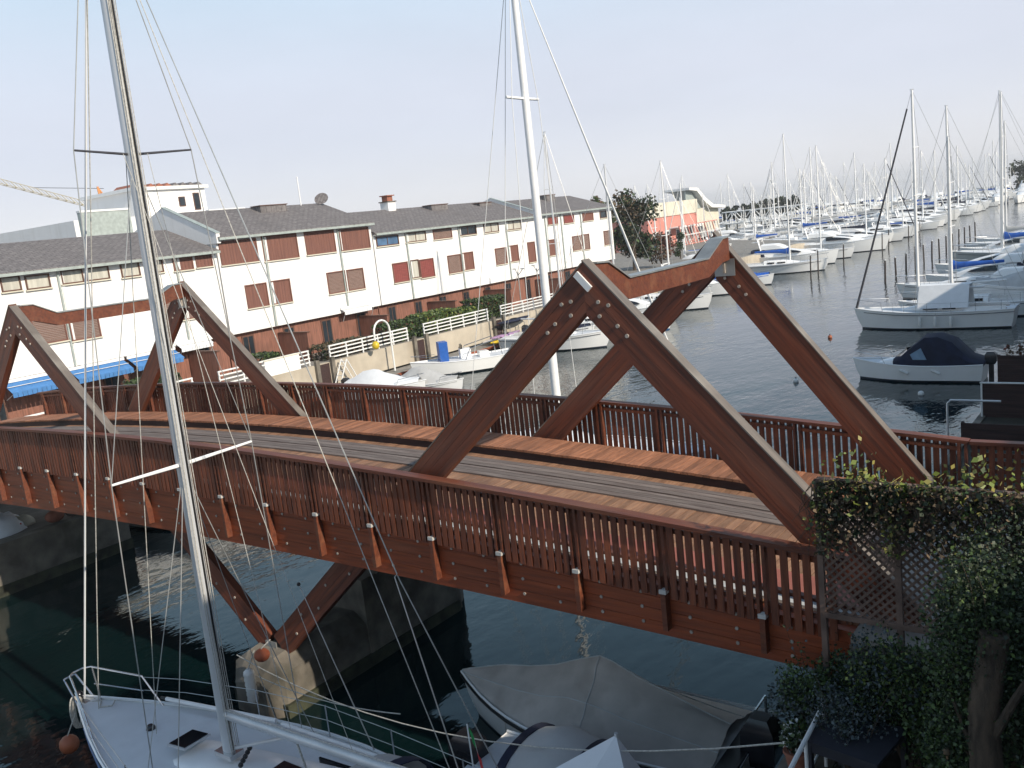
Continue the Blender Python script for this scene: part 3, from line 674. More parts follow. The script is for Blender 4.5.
k = MB(); k.box(.0, 1.48, 0, L_, -1, .147, 'algae'); k.build('algae_band', t)
def railing(ya_, yb_, i, label):
    t = thing('white_railing', label, 'railing', (-28.85, ya_, 2.05), group='white railings on the left quay')
    n = max(2, round((yb_ - ya_) / 1.5)); Ln = yb_ - ya_
    for j in range(n + 1):
        k = MB(); y = Ln * j / n; k.box(-.04, .04, y - .04, y + .04, .01, .95, 'white_paint'); k.build('post', t)
    for z in (.25, .5, .75, .98):
        k = MB(); k.box(.042 if z < .9 else -.05, .075 if z < .9 else .05, -.05, Ln + .05, z - .045, z + .035, 'white_paint'); k.build('rail', t)
edges = [7.5] + gaps + [74]
whr = ['white slatted railing left of the near mast on the quay', 'white slatted railing seen between the near mast and left truss', 'white slatted railing beside the lifebuoy davit', 'white slatted railing behind the blue box boat', 'white slatted railing below the round green bush', 'white slatted railing left of the white mast', 'farthest white slatted railing, right behind the white mast']
for i in range(len(edges) - 1): railing(edges[i] + .9, edges[i + 1] - .9, i, whr[i])
# hedges and garden partitions
def leafcloud(k, n, fn, size, ms, rn, flat=0):
    for _ in range(n): k.leaf(fn(), size, rn.choice(ms), rn, flat)
def hedge(x0, x1, y0, y1, z1_, label, ms, dens=170, size=.16):
    rn = random.Random(int(y0 * 10)); t = thing('hedge', label, 'hedge', ((x0 + x1) / 2, (y0 + y1) / 2, 2.0), group='hedges in the quay gardens')
    hx, hy, hz = (x1 - x0) / 2, (y1 - y0) / 2, z1_ - 2.0
    k = MB()
    def fn():
        # mostly close to the surface with some noise
        a = rn.random(); p = [rn.uniform(-hx, hx), rn.uniform(-hy, hy), rn.uniform(.05, hz)]
        if a < .4: p[2] = hz + rn.gauss(0, .05)
        elif a < .8: p[0] = hx + rn.gauss(0, .05)
        elif a < .9: p[1] = hy * rn.choice((-1, 1))
        return p
    leafcloud(k, int(dens * (hx * hy * 4 + hy * 2 * hz + hx * hz)), fn, size, ms, rn)
    k.build('foliage', t)
    k = MB()
    for i in range(5): yy = -hy + (i + .5) * 2 * hy / 5; k.tube([(0, yy, 0), (0, yy + .05, hz * .55), (.1, yy - .1, hz * .85)], .05, 'bark', 5, .02)
    k.build('stem', t)
qy = lambda px_, pz=2.6, X=-30.5: atx(px_, 384 - (px_ - 0) * .14, X).y
def hy(x, y): return atx(x, y, -30.3).y
H = [((380, 330), (420, 320), 3.35, 'dark square hedge beside the lifebuoy davit'), ((413, 318), (447, 308), 3.5, 'green hedge behind the quay railing, second from the davit'),
     ((447, 312), (474, 306), 3.3, 'bright green round bush between two clipped hedges'), ((468, 305), (499, 298), 3.7, 'tall clipped hedge left of the white mast'),
     ((315, 340), (360, 330), 2.9, 'brownish low hedge below the white scalloped awning'), ((130, 378), (172, 368), 3.3, 'green bush right of the near mast, below the blue awnings'), ((255, 352), (273, 348), 3.2, 'small dark hedge behind the left truss leg')]
for (a, b, z, lb) in H:
    ms = ['leafm', 'leafl', 'leafm'] if 'bright' in lb or 'second' in lb else ['leafb', 'leafd', 'leafb'] if 'brownish' in lb else ['leafd', 'leafm', 'leafd', 'leafm']
    hedge(-31.2, -29.6, hy(*a), hy(*b), z, lb, ms, 230)
pw = [(21.5, 'terra', 'brown garden partition wall nearest the near mast'), (28.6, 'terra', 'brown garden partition wall under the tall house'), (36.2, 'terra', 'brown garden partition wall right of the white scalloped awning'), (44.0, 'terra', 'brown garden partition wall behind the green hedges'), (51.5, 'terra', 'dark garden partition wall near the white mast'), (59.5, 'terra', 'dark garden partition wall beyond the white mast')]
for y, m, lb in pw:
    t = thing('garden_wall', lb, 'wall', (-32.2, y, 2), group='garden partition walls on the quay'); k = MB(); k.box(-1.7, 1.2, -.1, .1, 0, 1.9, m); k.build('boards', t); k = MB(); k.box(-1.7, 1.26, -.13, .13, 1.903, 1.97, 'frame'); k.build('coping', t)
# white low garden wall and little greenhouse like block
a = aty(273, 365, 24.2)
t = thing('garden_box_wall', 'white rendered low wall on the quay left of the railings', 'wall', (-28.9, 23.0, 2.05)); k = MB(); k.box(-.15, .15, 0, 2.7, 0, .95, 'wall'); k.build('wall', t); k = MB(); k.box(-.19, .19, -.04, 2.74, .953, 1.0, 'cream'); k.build('coping', t)
# davit with lifebuoy
q = atz(377, 372, .42)
t = thing('davit', 'white curved davit post on the quay ledge holding an orange lifebuoy bag', 'davit', (-27.9, q.y + .3, .42))
k = MB(); pts = [(0, 0, 0), (0, 0, 2.9)] + [(0, -.75 + .75 * math.cos(a), 2.9 + .75 * math.sin(a)) for a in [PI * i / 9 for i in range(1, 10)]] + [(0, -1.5, 2.4)]
k.tube(pts, .065, 'white_paint', 8); k.build('post', t)
k = MB(); k.box(-.1, .1, -.12, .12, 0, .06, 'zinc'); k.build('base_plate', t)
t2 = thing('lifebuoy', 'orange lifebuoy bag hanging from the white davit', 'lifebuoy', (-27.9, q.y + .3 - 1.5, 2.35 + .42))
k = MB(); k.sphere((0, 0, -.28), .26, 'yellow', 10, 8, (1, 1, 1.1)); k.build('bag', t2); k = MB(); k.tube([(0, 0, 0), (0, 0, .1)], .02, 'rope', 5); k.build('cord', t2)
# boarding ladder / folded frame
q = atz(350, 388, .42)
t = thing('white_ladder', 'white folding ladder frame standing on the quay ledge', 'ladder', (-27.7, q.y, .42))
for s in (0, 1):
    k = MB(); k.tube([(-.5 * s, 0, 0), (-.5 * s, .9, 1.7)], .04, 'white_paint', 6); k.tube([(-.5 * s, 1.8, 0), (-.5 * s, .9, 1.7)], .04, 'white_paint', 6); k.build('side_rail', t)
k = MB()
for i in range(6): k.tube([(0, .9 * i / 6 + .08, 1.7 * i / 6 + .15), (-.5, .9 * i / 6 + .08, 1.7 * i / 6 + .15)], .025, 'white_paint', 5)
k.build('rung', t)
# bare street lamp near white mast
q = atz(521, 320, 2)
for (px_, lb) in ((521, 'slender quay lamp left of the white mast'), (540, 'slender quay lamp right behind the white mast')):
    q = atx(px_, 310, -29.5)
    t = thing('quay_lamp', lb, 'lamp', (-29.4, q.y, 2.0)); k = MB(); k.tube([(0, 0, 0), (0, 0, 3.4)], .05, 'zinc', 6); k.tube([(0, 0, 3.1), (.5, 0, 3.6)], .03, 'zinc', 5); k.tube([(0, 0, 3.1), (-.4, .2, 3.6)], .03, 'zinc', 5); k.build('post', t)
    k = MB(); k.box(.35, .75, -.1, .1, 3.6, 3.7, 'fender'); k.box(-.6, -.25, .1, .3, 3.6, 3.7, 'fender'); k.build('lamp_head', t)

# ------------------------------------------------------------------ trees
def tree(name, label, loc, h, r, ms, n, size, trunk_h=.35, lobes=9, seed=1, squash=1.0, group=None):
    rn = random.Random(seed); t = thing(name, label, 'tree', loc, group=group)
    k = MB(); k.tube([(0, 0, -.1), (.05 * r, 0, h * .3), (-.03 * r, .04 * r, h * .55), (0, 0, h * .85)], h * .03, 'bark', 8, h * .006)
    cl = []
    for i in range(lobes):
        a = 2 * PI * i / lobes + rn.uniform(-.4, .4); zz = h * rn.uniform(trunk_h + .08, .92); rr = r * rn.uniform(.25, .75) * (1 - .55 * max(0, (zz / h - .6)))
        c = Vector((rr * math.cos(a), rr * math.sin(a), zz)); cl.append((c, r * rn.uniform(.32, .5)))
        k.tube([(0, 0, h * trunk_h * rn.uniform(.7, 1.2)), tuple(c * .6 + Vector((0, 0, h * .15))), tuple(c)], h * .012, 'bark', 5, h * .003)
    cl.append((Vector((0, 0, h * .9)), r * .35)); cl.append((Vector((0, 0, h * .6)), r * .5))
    k.build('trunk', t)
    k = MB(); tot = sum(c[1] ** 2 for c in cl)
    for c, R_ in cl:
        m0 = rn.choice(ms)
        for _ in range(int(n * R_ * R_ / tot)):
            d = Vector((rn.gauss(0, 1), rn.gauss(0, 1), rn.gauss(0, 1) * squash)).normalized() * R_ * rn.random() ** .35 * rn.uniform(.75, 1.15)
            k.leaf(c + d, size, m0 if rn.random() < .6 else rn.choice(ms), rn)
    k.build('crown', t)
    return t
tree('broadleaf_tree', 'dark green tree standing at the end of the white row houses', (-39.2, 88.5, 2), 9.6, 3.6, ['leafd', 'leafm', 'leafd', 'leafb'], 5200, .34, .2, 12, 5)
tree('rusty_shrub', 'reddish brown low tree at the foot of the dark tree', (-37.3, 92, 2), 4.2, 2.2, ['leafr', 'leafb', 'leafr'], 1500, .26, .1, 7, 6)
tree('rusty_tree', 'small autumn coloured tree behind the farthest white house', (-44.5, 90, 2), 9.6, 2.2, ['leafr', 'leafm', 'leafb'], 1300, .32, .3, 7, 11)
tree('conifer', 'small dark green conifer near the salmon building', (-40.5, 104, 2), 3.4, 1.2, ['leafd', 'leafd', 'leafm'], 900, .22, .1, 6, 8)

# ------------------------------------------------------------------ salmon building, wave roof, truss walkway, domes
q0 = atx(650, 250, -60); q1 = atx(703, 240, -60)
t = thing('salmon_building', 'low salmon pink building with cream upper band beyond the dark tree', 'building', (-60, q0.y, 2))
k = MB(); Lb = q1.y - q0.y - 2; k.box(-14, 0, 0, Lb, 0, 5.4, 'pink'); k.build('wall', t)
k = MB(); k.box(-14.2, .2, -.2, Lb + .2, 5.403, 7.9, 'cream'); k.build('upper_band', t)
for i in range(5):
    k = MB(); k.box(.0, .06, 1.5 + i * 4.6, 3.8 + i * 4.6, .4, 2.9, 'wall'); o_ = k.build('window', t); k = MB(); k.box(.061, .08, 1.65 + i * 4.6, 3.65 + i * 4.6, .6, 2.7, 'glass'); k.build('pane', o_)
k = MB()
for i in range(2): k.box(.0, 2.2, 8 + i * 6, 12 + i * 6, 3.1, 3.3, 'wall')
k.build('canopy', t)
q0 = atx(680, 210, -78); q1 = atx(717, 212, -78)
t = thing('wave_roof_hall', 'white hall with a swooping wedge roof behind the masts', 'building', (-78, q0.y + 3, 2))
Lb = (q1.y - q0.y) * .8; zt = atx(681, 182, -78).z - 2
k = MB(); k.box(-4.8, 0, 0, Lb + 2, 0, 6.5, 'cream'); k.build('wall', t); t.scale = (1, 1, .88)
k = MB(); P = [(-.5, zt), (Lb * .25, zt - .2), (Lb * .5, zt - 3.0), (Lb * .75, zt - 5.0), (Lb + 3, zt - 5.6), (Lb + 3, zt - 6.3), (Lb * .7, zt - 5.8), (Lb * .45, zt - 3.9), (Lb * .22, zt - 1.0), (-.5, zt - .6)]
for i in range(4):
    a, b = P[i], P[i + 1]; c_, d_ = P[9 - i - 1], P[9 - i]
    k.prism([a, b, c_, d_], 'x', -5, 1.5, 'wall')
k.build('roof', t)
k = MB(); k.prism([(0.2, 6.503), (.2, zt - .75), (Lb * .22, zt - 1.05), (Lb * .5, 6.503)], 'x', -.2, .1, 'gutter'); k.build('glazed_gable', t)
# pink poles fence
t = thing('pole_screen', 'pinkish white screen of slanting poles in front of the salmon building', 'screen', (-56, 0, 2))
k = MB(); a0 = atx(684, 236, -56).y; a1 = atx(722, 236, -56).y
for i in range(15):
    y = a0 + (a1 - a0) * i / 14; k.tube([(0, y, 0), (0, y - 1.8, 3.6)], .11, 'fender' if i % 3 else 'pink', 5)
k.build('pole', t)
k = MB(); k.tube([(0, a0 - 1.5, 3.5), (0, a1 - 1.8, 3.6)], .1, 'pink', 5); k.tube([(0, a0, .15), (0, a1, .15)], .1, 'pink', 5); k.tube([(0, a0 - .8, 1.8), (0, a1 - .8, 1.8)], .1, 'fender', 5); k.build('rail', t)
# truss walkway
TY = 215
a = aty(722, 213, TY); b = aty(812, 200, TY)
t = thing('truss_walkway', 'white steel truss walkway raised over the marina in front of dark domes', 'walkway', (a.x, TY, 0))
Lw = b.x - a.x; zt_, zb_ = a.z, a.z - 3.0
k = MB()
for y in (0, 2.5):
    k.tube([(0, y, zt_), (Lw, y, zt_)], .16, 'white_paint', 5); k.tube([(0, y, zb_), (Lw, y, zb_)], .16, 'white_paint', 5)
k.build('chord', t)
n = 9
for y in (0, 2.5):
    k = MB()
    for i in range(n):
        x = Lw * i / n; xx = Lw * (i + 1) / n
        k.tube([(x, y, zb_), (x, y, zt_)], .12, 'white_paint', 5); k.tube([(x, y, zt_), (xx, y, zb_)] if i % 2 else [(x, y, zb_), (xx, y, zt_)], .12, 'white_paint', 5)
    k.build('bracing', t)
k = MB(); k.box(0, Lw, .05, 2.45, zb_ - .05, zb_ + .1, 'gel_grey'); k.build('deck', t)
for x in (0.5, Lw / 2, Lw - .5):
    k = MB(); k.tube([(x, 1.2, -1), (x, 1.2, zb_ - .06)], .3, 'cranew', 8); k.build('column', t)
dn = ['first', 'second', 'third', 'fourth', 'fifth', 'sixth', 'seventh', 'eighth', 'ninth']
for i, (dx, dy_) in enumerate([(728, 211), (736, 209.5), (744, 208.5), (752, 207.5), (760, 206), (768, 204), (777, 203), (785.5, 201.5), (794.5, 199.5), (803, 198)][:9]):
    q = aty(dx, dy_, 232)
    tree('clipped_tree', '%s from the left of the dark round clipped trees behind the truss walkway' % dn[i], (q.x, 232, 0.5), q.z + .7, 2.1, ['leafd'], 900, .6, .45, 7, 30 + i, group='round clipped trees behind the truss walkway')
mb = MB(); mb.prism([(-140, 226), (-48, 226), (-48, 238), (-140, 238)], 'z', -1, .6, 'rock'); struct('terrain', mb)

# ------------------------------------------------------------------ boats
def hull(k, L, B, H, m='gel', bow=1.6, stern=.75, keelz=-.25, sheer=.25, boot='antifoul', full=.55, flare=.1, deckm='deckw'):
    """+x is the bow; hull centred on y=0, waterline z=0, stern at x=0"""
    n = 14; rings = []; dk = []
    for i in range(n + 1):
        u = i / n
        b = B / 2 * (1 - max(0, (u - full) / (1 - full)) ** 1.9) * (stern + (1 - stern) * min(1, u / .45) ** .8)
        b = max(b, .02); zs = H * (1 + sheer * (u - .35) ** 2 * 2.2)
        over = .09 * L * max(0, u - .75) / .25
        kz = keelz * (1 - max(0, (u - .86) / .14) ** 2) + max(0, (u - .9) / .1) ** 2 * .15
        x = u * L; xb = u * (L * .93) + .02 * L
        pts = [(x, b, zs), (x - (x - xb) * .4, b * (.97 - flare), zs * .5), (xb, b * (.9 - flare), .10), (xb, b * (.82 - flare), 0.0), (xb, b * .45, kz * .8), (xb, 0, kz)]
        rings.append([(p[0], p[1], p[2]) for p in pts] + [(p[0], -p[1], p[2]) for p in reversed(pts[:-1])])
        dk.append((x, b, zs))
    v = [p for r in rings for p in r]; c = len(rings[0])
    hi, lo = [], []
    for i in range(n):
        for j in range(c - 1):
            fc = (i * c + j, i * c + j + 1, (i + 1) * c + j + 1, (i + 1) * c + j)
            (lo if 2 <= j <= c - 4 else hi).append(fc)
    hi.append(tuple(range(c)))
    k.add(v, hi, m, True); k.add(v, lo, boot, True)
    return dk
def deck(k, dk, m='deckw', drop=.03, rail=True, railm='gel'):
    v = []; f = []
    for x, b, z in dk: v += [(x, b - .01, z - drop), (x, 0, z - drop + b * .07), (x, -b + .01, z - drop)]
    for i in range(len(dk) - 1):
        a = i * 3; f += [(a, a + 1, a + 4, a + 3), (a + 1, a + 2, a + 5, a + 4)]
    k.add(v, f, m, True)
    if rail:
        for s in (1, -1): k.tube([(x, s * b, z + .01) for x, b, z in dk], .03, railm, 5)
def cabin(k, x0, x1, w0, w1, z0, z1_, m='gel', slope=.5, back=.1, tuck=.82, sl2=None):
    n = 8; rings = []
    for i in range(n + 1):
        u = i / n; x = x0 + (x1 - x0) * u; w_ = w0 + (w1 - w0) * u
        h = (z1_ - z0) * min(1, (1 - u) / slope if slope else 1) ** .6 if u > 1 - slope else (z1_ - z0)
        h = max(h, .02)
        rings.append([(x, w_ / 2, z0), (x, w_ / 2 * (.5 + tuck / 2), z0 + h * .75), (x, w_ / 2 * tuck * .92, z0 + h * .96), (x, 0, z0 + h * 1.06), (x, -w_ / 2 * tuck * .92, z0 + h * .96), (x, -w_ / 2 * (.5 + tuck / 2), z0 + h * .75), (x, -w_ / 2, z0)])
    k.loft(rings, m, smooth=True)
def mast(K, x, y, z0, h, r=.08, spr=(.45, .72), sw=.9, m='mastw', stays=None, wire='wire', wr=.012, boom=None, rake=0):
    k = K.p('mast'); k.tube([(x, y, z0), (x - rake * .5, y, z0 + h * .5), (x - rake, y, z0 + h)], r, m, 10, r * .72)
    k.box(x - rake - .12, x - rake + .12, y - .03, y + .03, z0 + h, z0 + h + .05, m)
    for s in spr:
        z = z0 + h * s; k = K.p('spreader'); xx = x - rake * s
        for q in (-1, 1): k.tube([(xx, y, z), (xx - .12, y + q * sw * (1.2 - s * .5), z + .04)], r * .3, m, 6)
    if boom:
        L_, zb = boom; k = K.p('boom'); k.tube([(x - .1, y, zb), (x - L_, y, zb + .12)], r * .75, m, 8)
def rig(K, pts, r=.012, m='wire', name='stay'):
    for a, b in pts: K.p(name).tube([a, b], r, m, 5, ends=False)
def fenders(K, L_): 
    for (x, y, z) in L_:
        k = K.p('fender'); k.tube([(x, y, z - .3), (x, y, z - .22), (x, y, z + .22), (x, y, z + .3)], .09, 'fender', 8); k.tube([(x, y, z + .3), (x, y * .98, z + .6)], .012, 'rope', 4)

def sailboat(name, label, L=9.0, B=2.9, H=1.0, mh=12.5, cover='blue', joined=False, group=None, jib=None, wr=.012, mr=.08, tarp=None, boot='antifoul', mastm='mastw', hullm='gel', spr=(.45, .72)):
    t = thing(name, label, 'sailboat', group=group); K = Kit(t, joined)
    k = K.p('hull'); dk = hull(k, L, B, H, boot=boot, m=hullm)
    if not joined: k.tube([(x * .995, b * 1.0 + .01, z * .86) for x, b, z in dk[:-1]], .018, 'antifoul', 4); k.tube([(x * .995, -b * 1.0 - .01, z * .86) for x, b, z in dk[:-1]], .018, 'antifoul', 4)
    deck(K.p('deck'), dk)
    k = K.p('cabin'); cabin(k, L * .3, L * .72, B * .56, B * .3, H * .98, H + .48, slope=.55)
    for s in (-1, 1):
        k = K.p('cabin_window')
        k.box(L * .34, L * .42, s * B * .268 - .012, s * B * .268 + .012, H + .12, H + .3, 'smoked'); k = K.p('cabin_window'); k.box(L * .45, L * .54, s * B * .240 - .012, s * B * .240 + .012, H + .12, H + .28, 'smoked')
    k = K.p('cockpit'); k.box(L * .05, L * .28, -B * .26, B * .26, H * 1.0, H + .08, 'teak'); k.box(L * .05, L * .29, B * .27, B * .31, H, H + .26, 'gel'); k.box(L * .05, L * .29, -B * .31, -B * .27, H, H + .26, 'gel')
    mx = L * .58
    mast(K, mx, 0, H + .3, mh, mr, spr, boom=(L * .4, H + 1.25), m=mastm)
    zt = H + .3 + mh
    if cover:
        k = K.p('sail_cover'); n = 8
        k.loft([[(mx - .12 - (L * .39 - .12) * i / n + 0, .13 * (1 - .55 * i / n) * math.cos(a), H + 1.42 + .02 * i + (.30 - .2 * i / n) * math.sin(a) * (1.6 if (i == 0 and a < PI) else 1)) for a in [2 * PI * j / 8 for j in range(8)]] for i in range(n + 1)], cover)
    ch = B * .45
    rg = [((L * .99, 0, H * 1.2), (mx, 0, zt)), ((0.05, 0, H), (mx, 0, zt))]
    for s in (-1, 1):
        for q in spr[-1:]:
            w_ = .9 * (1.2 - q * .5); zz = H + .3 + mh * q
            rg += [((mx - .1, s * ch, H), (mx - .12, s * w_, zz + .04)), ((mx - .12, s * w_, zz + .04), (mx, 0, zt))]
    rig(K, rg, wr)
    if jib:
        k = K.p('furled_jib'); a = Vector((L * .985, 0, H * 1.2)); b = Vector((mx, 0, zt)); k.tube([a, a.lerp(b, .08), a.lerp(b, .5), a.lerp(b, .92)], .085, jib, 7, .05)
    if not joined:
        k = K.p('pulpit')
        e = dk[-1]; e2 = dk[-4]
        k.tube([(e2[0], e2[1], e2[2]), (e2[0] + .1, e2[1], e2[2] + .6), (e[0], .12, e[2] + .62), (e[0], -.12, e[2] + .62), (e2[0] + .1, -e2[1], e2[2] + .6), (e2[0], -e2[1], e2[2])], .016, 'steel', 6)
        k = K.p('guard_rail')
        for s in (-1, 1):
            k.tube([(x, s * b * .97, z + .58) for x, b, z in dk[:11]], .008, 'wire', 4)
            for i in (1, 3, 5, 7, 9, 10): x, b, z = dk[i]; k.tube([(x, s * b * .97, z), (x, s * b * .97, z + .6)], .012, 'steel', 5)
    if tarp:
        k = K.p('tarpaulin'); x0, x1 = tarp; zb = H + .25
        k.loft([[(x, -B * .40, zb), (x, -.52, H + 1.6), (x, .52, H + 1.62), (x, B * .40, zb), (x, B * .38, zb), (x, .48, H + 1.58), (x, -.48, H + 1.56), (x, -B * .38, zb)] for x in (x0, x0 + (x1 - x0) * .33, x0 + (x1 - x0) * .66, x1)], 'sheet', smooth=False)
    r = K.done()
    return (t, r) if joined else t
def motorboat(name, label, L=5.6, B=2.1, H=.75, kind='open', joined=False, group=None, canvas='navy'):
    t = thing(name, label, 'motorboat', group=group); K = Kit(t, joined)
    k = K.p('hull'); dk = hull(k, L, B, H, sheer=.3, full=.45, stern=.9, flare=.05)
    deck(K.p('deck'), dk, drop=.06)
    if kind == 'cruiser':
        k = K.p('cabin'); cabin(k, L * .18, L * .78, B * .72, B * .42, H * .95, H + .95, slope=.62)
        k = K.p('windscreen'); cabin(k, L * .34, L * .60, B * .735, B * .62, H + .42, H + .88, 'smoked', slope=.75)
        k = K.p('flybridge'); cabin(k, L * .14, L * .42, B * .6, B * .55, H + .98, H + 1.65, 'gel', slope=.4)
        k = K.p('radar_arch')
        for s in (-1, 1): k.bar((L * .14, s * B * .3, H + .9), (L * .1, s * B * .26, H + 2.4), .28, .07, 'gel')
        k.bar((L * .1, -B * .27, H + 2.4), (L * .1, B * .27, H + 2.4), .28, .08, 'gel')
        if canvas: k = K.p('cockpit_cover'); cabin(k, L * .02, L * .22, B * .78, B * .7, H * .98, H + 1.0, canvas, slope=.2)
    elif kind == 'canopy':
        k = K.p('cabin'); cabin(k, L * .45, L * .82, B * .7, B * .3, H * .95, H + .32, slope=.6)
        k = K.p('windscreen'); k.loft([[(L * .5, -B * .38, H + .2), (L * .62, -B * .3, H + .28), (L * .66, 0, H + .3), (L * .62, B * .3, H + .28), (L * .5, B * .38, H + .2)], [(L * .46, -B * .34, H + .62), (L * .55, -B * .27, H + .7), (L * .58, 0, H + .72), (L * .55, B * .27, H + .7), (L * .46, B * .34, H + .62)]], 'smoked', closed=False)
        k = K.p('canopy'); rings = []
        for u, h, w_ in ((.0, .15, .44), (.1, .35, .44), (.22, 1.18, .42), (.32, 1.45, .4), (.42, 1.42, .39), (.5, 1.0, .38), (.6, .45, .36), (.66, .3, .30)):
            x = L * u; rings.append([(x, -B * w_, H), (x, -B * w_, H + h * .55), (x, -B * w_ * .8, H + h * .92), (x, 0, H + h), (x, B * w_ * .8, H + h * .92), (x, B * w_, H + h * .55), (x, B * w_, H)])
        k.loft(rings, canvas)
        for s in (-1, 1): k = K.p('canopy_window'); k.prism([(L * .40, H + .3), (L * .5, H + .3), (L * .52, H + .55), (L * .44, H + .85)], 'y', s * B * .405 - .02, s * B * .405 + .02, 'paleblue')
    elif kind == 'covered':
        k = K.p('canvas_cover'); rings = []
        for i in range(11):
            u = i / 10; j = min(14, int(u * 13.2)); x, b, z = dk[j]; hh = .25 + .75 * math.exp(-((u - .42) / .28) ** 2)
            rings.append([(x, -b * 1.02, z - .12), (x, -b * .75, z + hh * .45), (x, 0, z + hh), (x, b * .75, z + hh * .45), (x, b * 1.02, z - .12)])
        k.loft(rings, canvas, closed=False)
    else:
        k = K.p('console'); k.box(L * .42, L * .52, -.3, .3, H * .9, H + .7, 'gel'); k.box(L * .25, L * .34, -.4, .4, H * .9, H + .35, 'gel')
        k = K.p('windscreen'); k.bar((L * .52, -.3, H + .7), (L * .49, -.3, H + 1.0), .03, .03, 'smoked'); k.box(L * .50, L * .51, -.3, .3, H + .703, H + 1.0, 'smoked')
    if kind != 'cruiser':
        k = K.p('outboard_motor')
        k.loft([[(-.15 + a * w_, b_ * w_ * .8, z) for a, b_ in ((-.25, -.2), (.2, -.2), (.2, .2), (-.25, .2))] for z, w_ in ((H - .05, .8), (H + .1, 1.1), (H + .4, 1.05), (H + .52, .6))], 'blackpaint')
        k.box(-.28, -.08, -.07, .07, -.3, H - .04, 'black')
    if not joined:
        k = K.p('bow_rail'); e = dk[-1]; e2 = dk[-5]
        k.tube([(e2[0], e2[1], e2[2]), (e2[0] + .15, e2[1], e2[2] + .35), (e[0] - .1, .08, e[2] + .4), (e[0] - .1, -.08, e[2] + .4), (e2[0] + .15, -e2[1], e2[2] + .35), (e2[0], -e2[1], e2[2])], .014, 'steel', 6)
    r = K.done()
    return (t, r) if joined else t

# --- right hand berths (bows towards the channel, i.e. -x)
def place(t, bow, L, rz_=PI, label=None):
    """bow point in plan, boat heading rz_"""
    t.location = (bow[0] - L * math.cos(rz_), bow[1] - L * math.sin(rz_), t.get('zoff', 0)); t.rotation_euler = (0, 0, rz_)
    return t
GRB = 'boats berthed along the right bank'
t = sailboat('sailboat', 'white sailboat with a white tarpaulin tent over its boom, dark furled jib', 9.6, 2.9, 1.1, 13.4, None, jib='darkwire', tarp=(2.5, 5.4), mr=.1, spr=(.52, .74), group=GRB)
place(t, (-2.2, 50.8), 9.6)
# its fenders
k = MB()
for x in (3.9, 4.7, 5.3): pass
for x in (3.4, 4.3, 5.2):
    k = MB(); k.tube([(x, 1.47, .25), (x, 1.5, .35), (x, 1.5, .75), (x, 1.47, .85)], .1, 'fender', 8); k.tube([(x, 1.48, .85), (x, 1.42, 1.2)], .012, 'rope', 4); k.build('fender', t)
t = motorboat('motorboat', 'small white motorboat under a navy blue canopy with its outboard tilted', 6.0, 2.2, .8, 'canopy', group=GRB)
place(t, (2.3, 34.6), 6.0)
for x in (2.0, 3.4): k = MB(); k.tube([(x - .18, 1.02, .45), (x + .18, 1.02, .62)], .07, 'fender', 8); k.build('fender', t)
rl = [  # kind, bow x, y, length, label
 ('s', -.5, 55.3, 8.2, 'white sailboat without sail cover, berthed right behind the tarpaulin boat', dict(cover=None, mh=.6 + 10, H=.95)),
 ('m', .2, 60.0, 7.5, 'pale motor cruiser with grey covers behind the tarpaulin sailboat', dict(kind='cruiser', canvas='greysheet')),
 ('s', -3.2, 66, 9.6, 'white sailboat with the tall bare mast at right, second berth mast', dict(cover='blue', mh=13.2, H=1.0)),
 ('m', -2.2, 71.5, 8.5, 'white motor cruiser with a dark windscreen band by the wooden piles', dict(kind='cruiser', canvas='navy')),
 ('m', -1.6, 76.5, 7, 'small covered boat in a pale blue sheet between two cruisers', dict(kind='covered', canvas='paleblue')),
 ('m', -3.4, 81.0, 9.5, 'white motor yacht with grey cover lying below the blue covered sailboat', dict(kind='cruiser', canvas='greysheet')),
 ('s', -3.5, 88, 11.5, 'large pale sailboat with long blue sail cover at the right edge', dict(cover='blue', mh=14.6, H=1.5, hullm='gel_grey')),
 ('s', -4.0, 93.5, 10.5, 'white sailboat with bare boom at the right edge beside the blue cover', dict(cover=None, mh=15.5, H=1.1)),
 ('m', -4.5, 99, 9, 'white cruiser at the far right edge of the berths', dict(kind='cruiser', canvas='sheet')),
 ('s', -5.0, 105, 10, 'slim white sailboat at the far right edge near the last piles', dict(cover='greysheet', mh=13, H=1.1)),
 ('m', -5.0, 112, 9, 'last white cruiser of the right bank berths', dict(kind='cruiser', canvas='navy')),
]
for kd, bx, y, L, lb, kw in rl:
    if kd == 's': t = sailboat('sailboat', lb, L, L * .3, group=GRB, mr=.1, wr=.015, **kw)
    else: t = motorboat('motorboat', lb, L, L * .33, 1.0 if kw['kind'] == 'cruiser' else .8, group=GRB, **kw)
    place(t, (bx, y), L)
# grey tent covered boats near right edge
for i, (bx, y, lb) in enumerate([(3.5, 57.6, 'boat hidden under a pale grey tent cover at the right edge'), (4.6, 62.8, 'second grey tent covered boat, half cut by the right edge')]):
    t = motorboat('covered_boat', lb, 7.5, 2.7, 1.1, 'covered', group=GRB, canvas='greysheet'); t.scale = (1, 1, 1.45); place(t, (bx, y), 7.5)

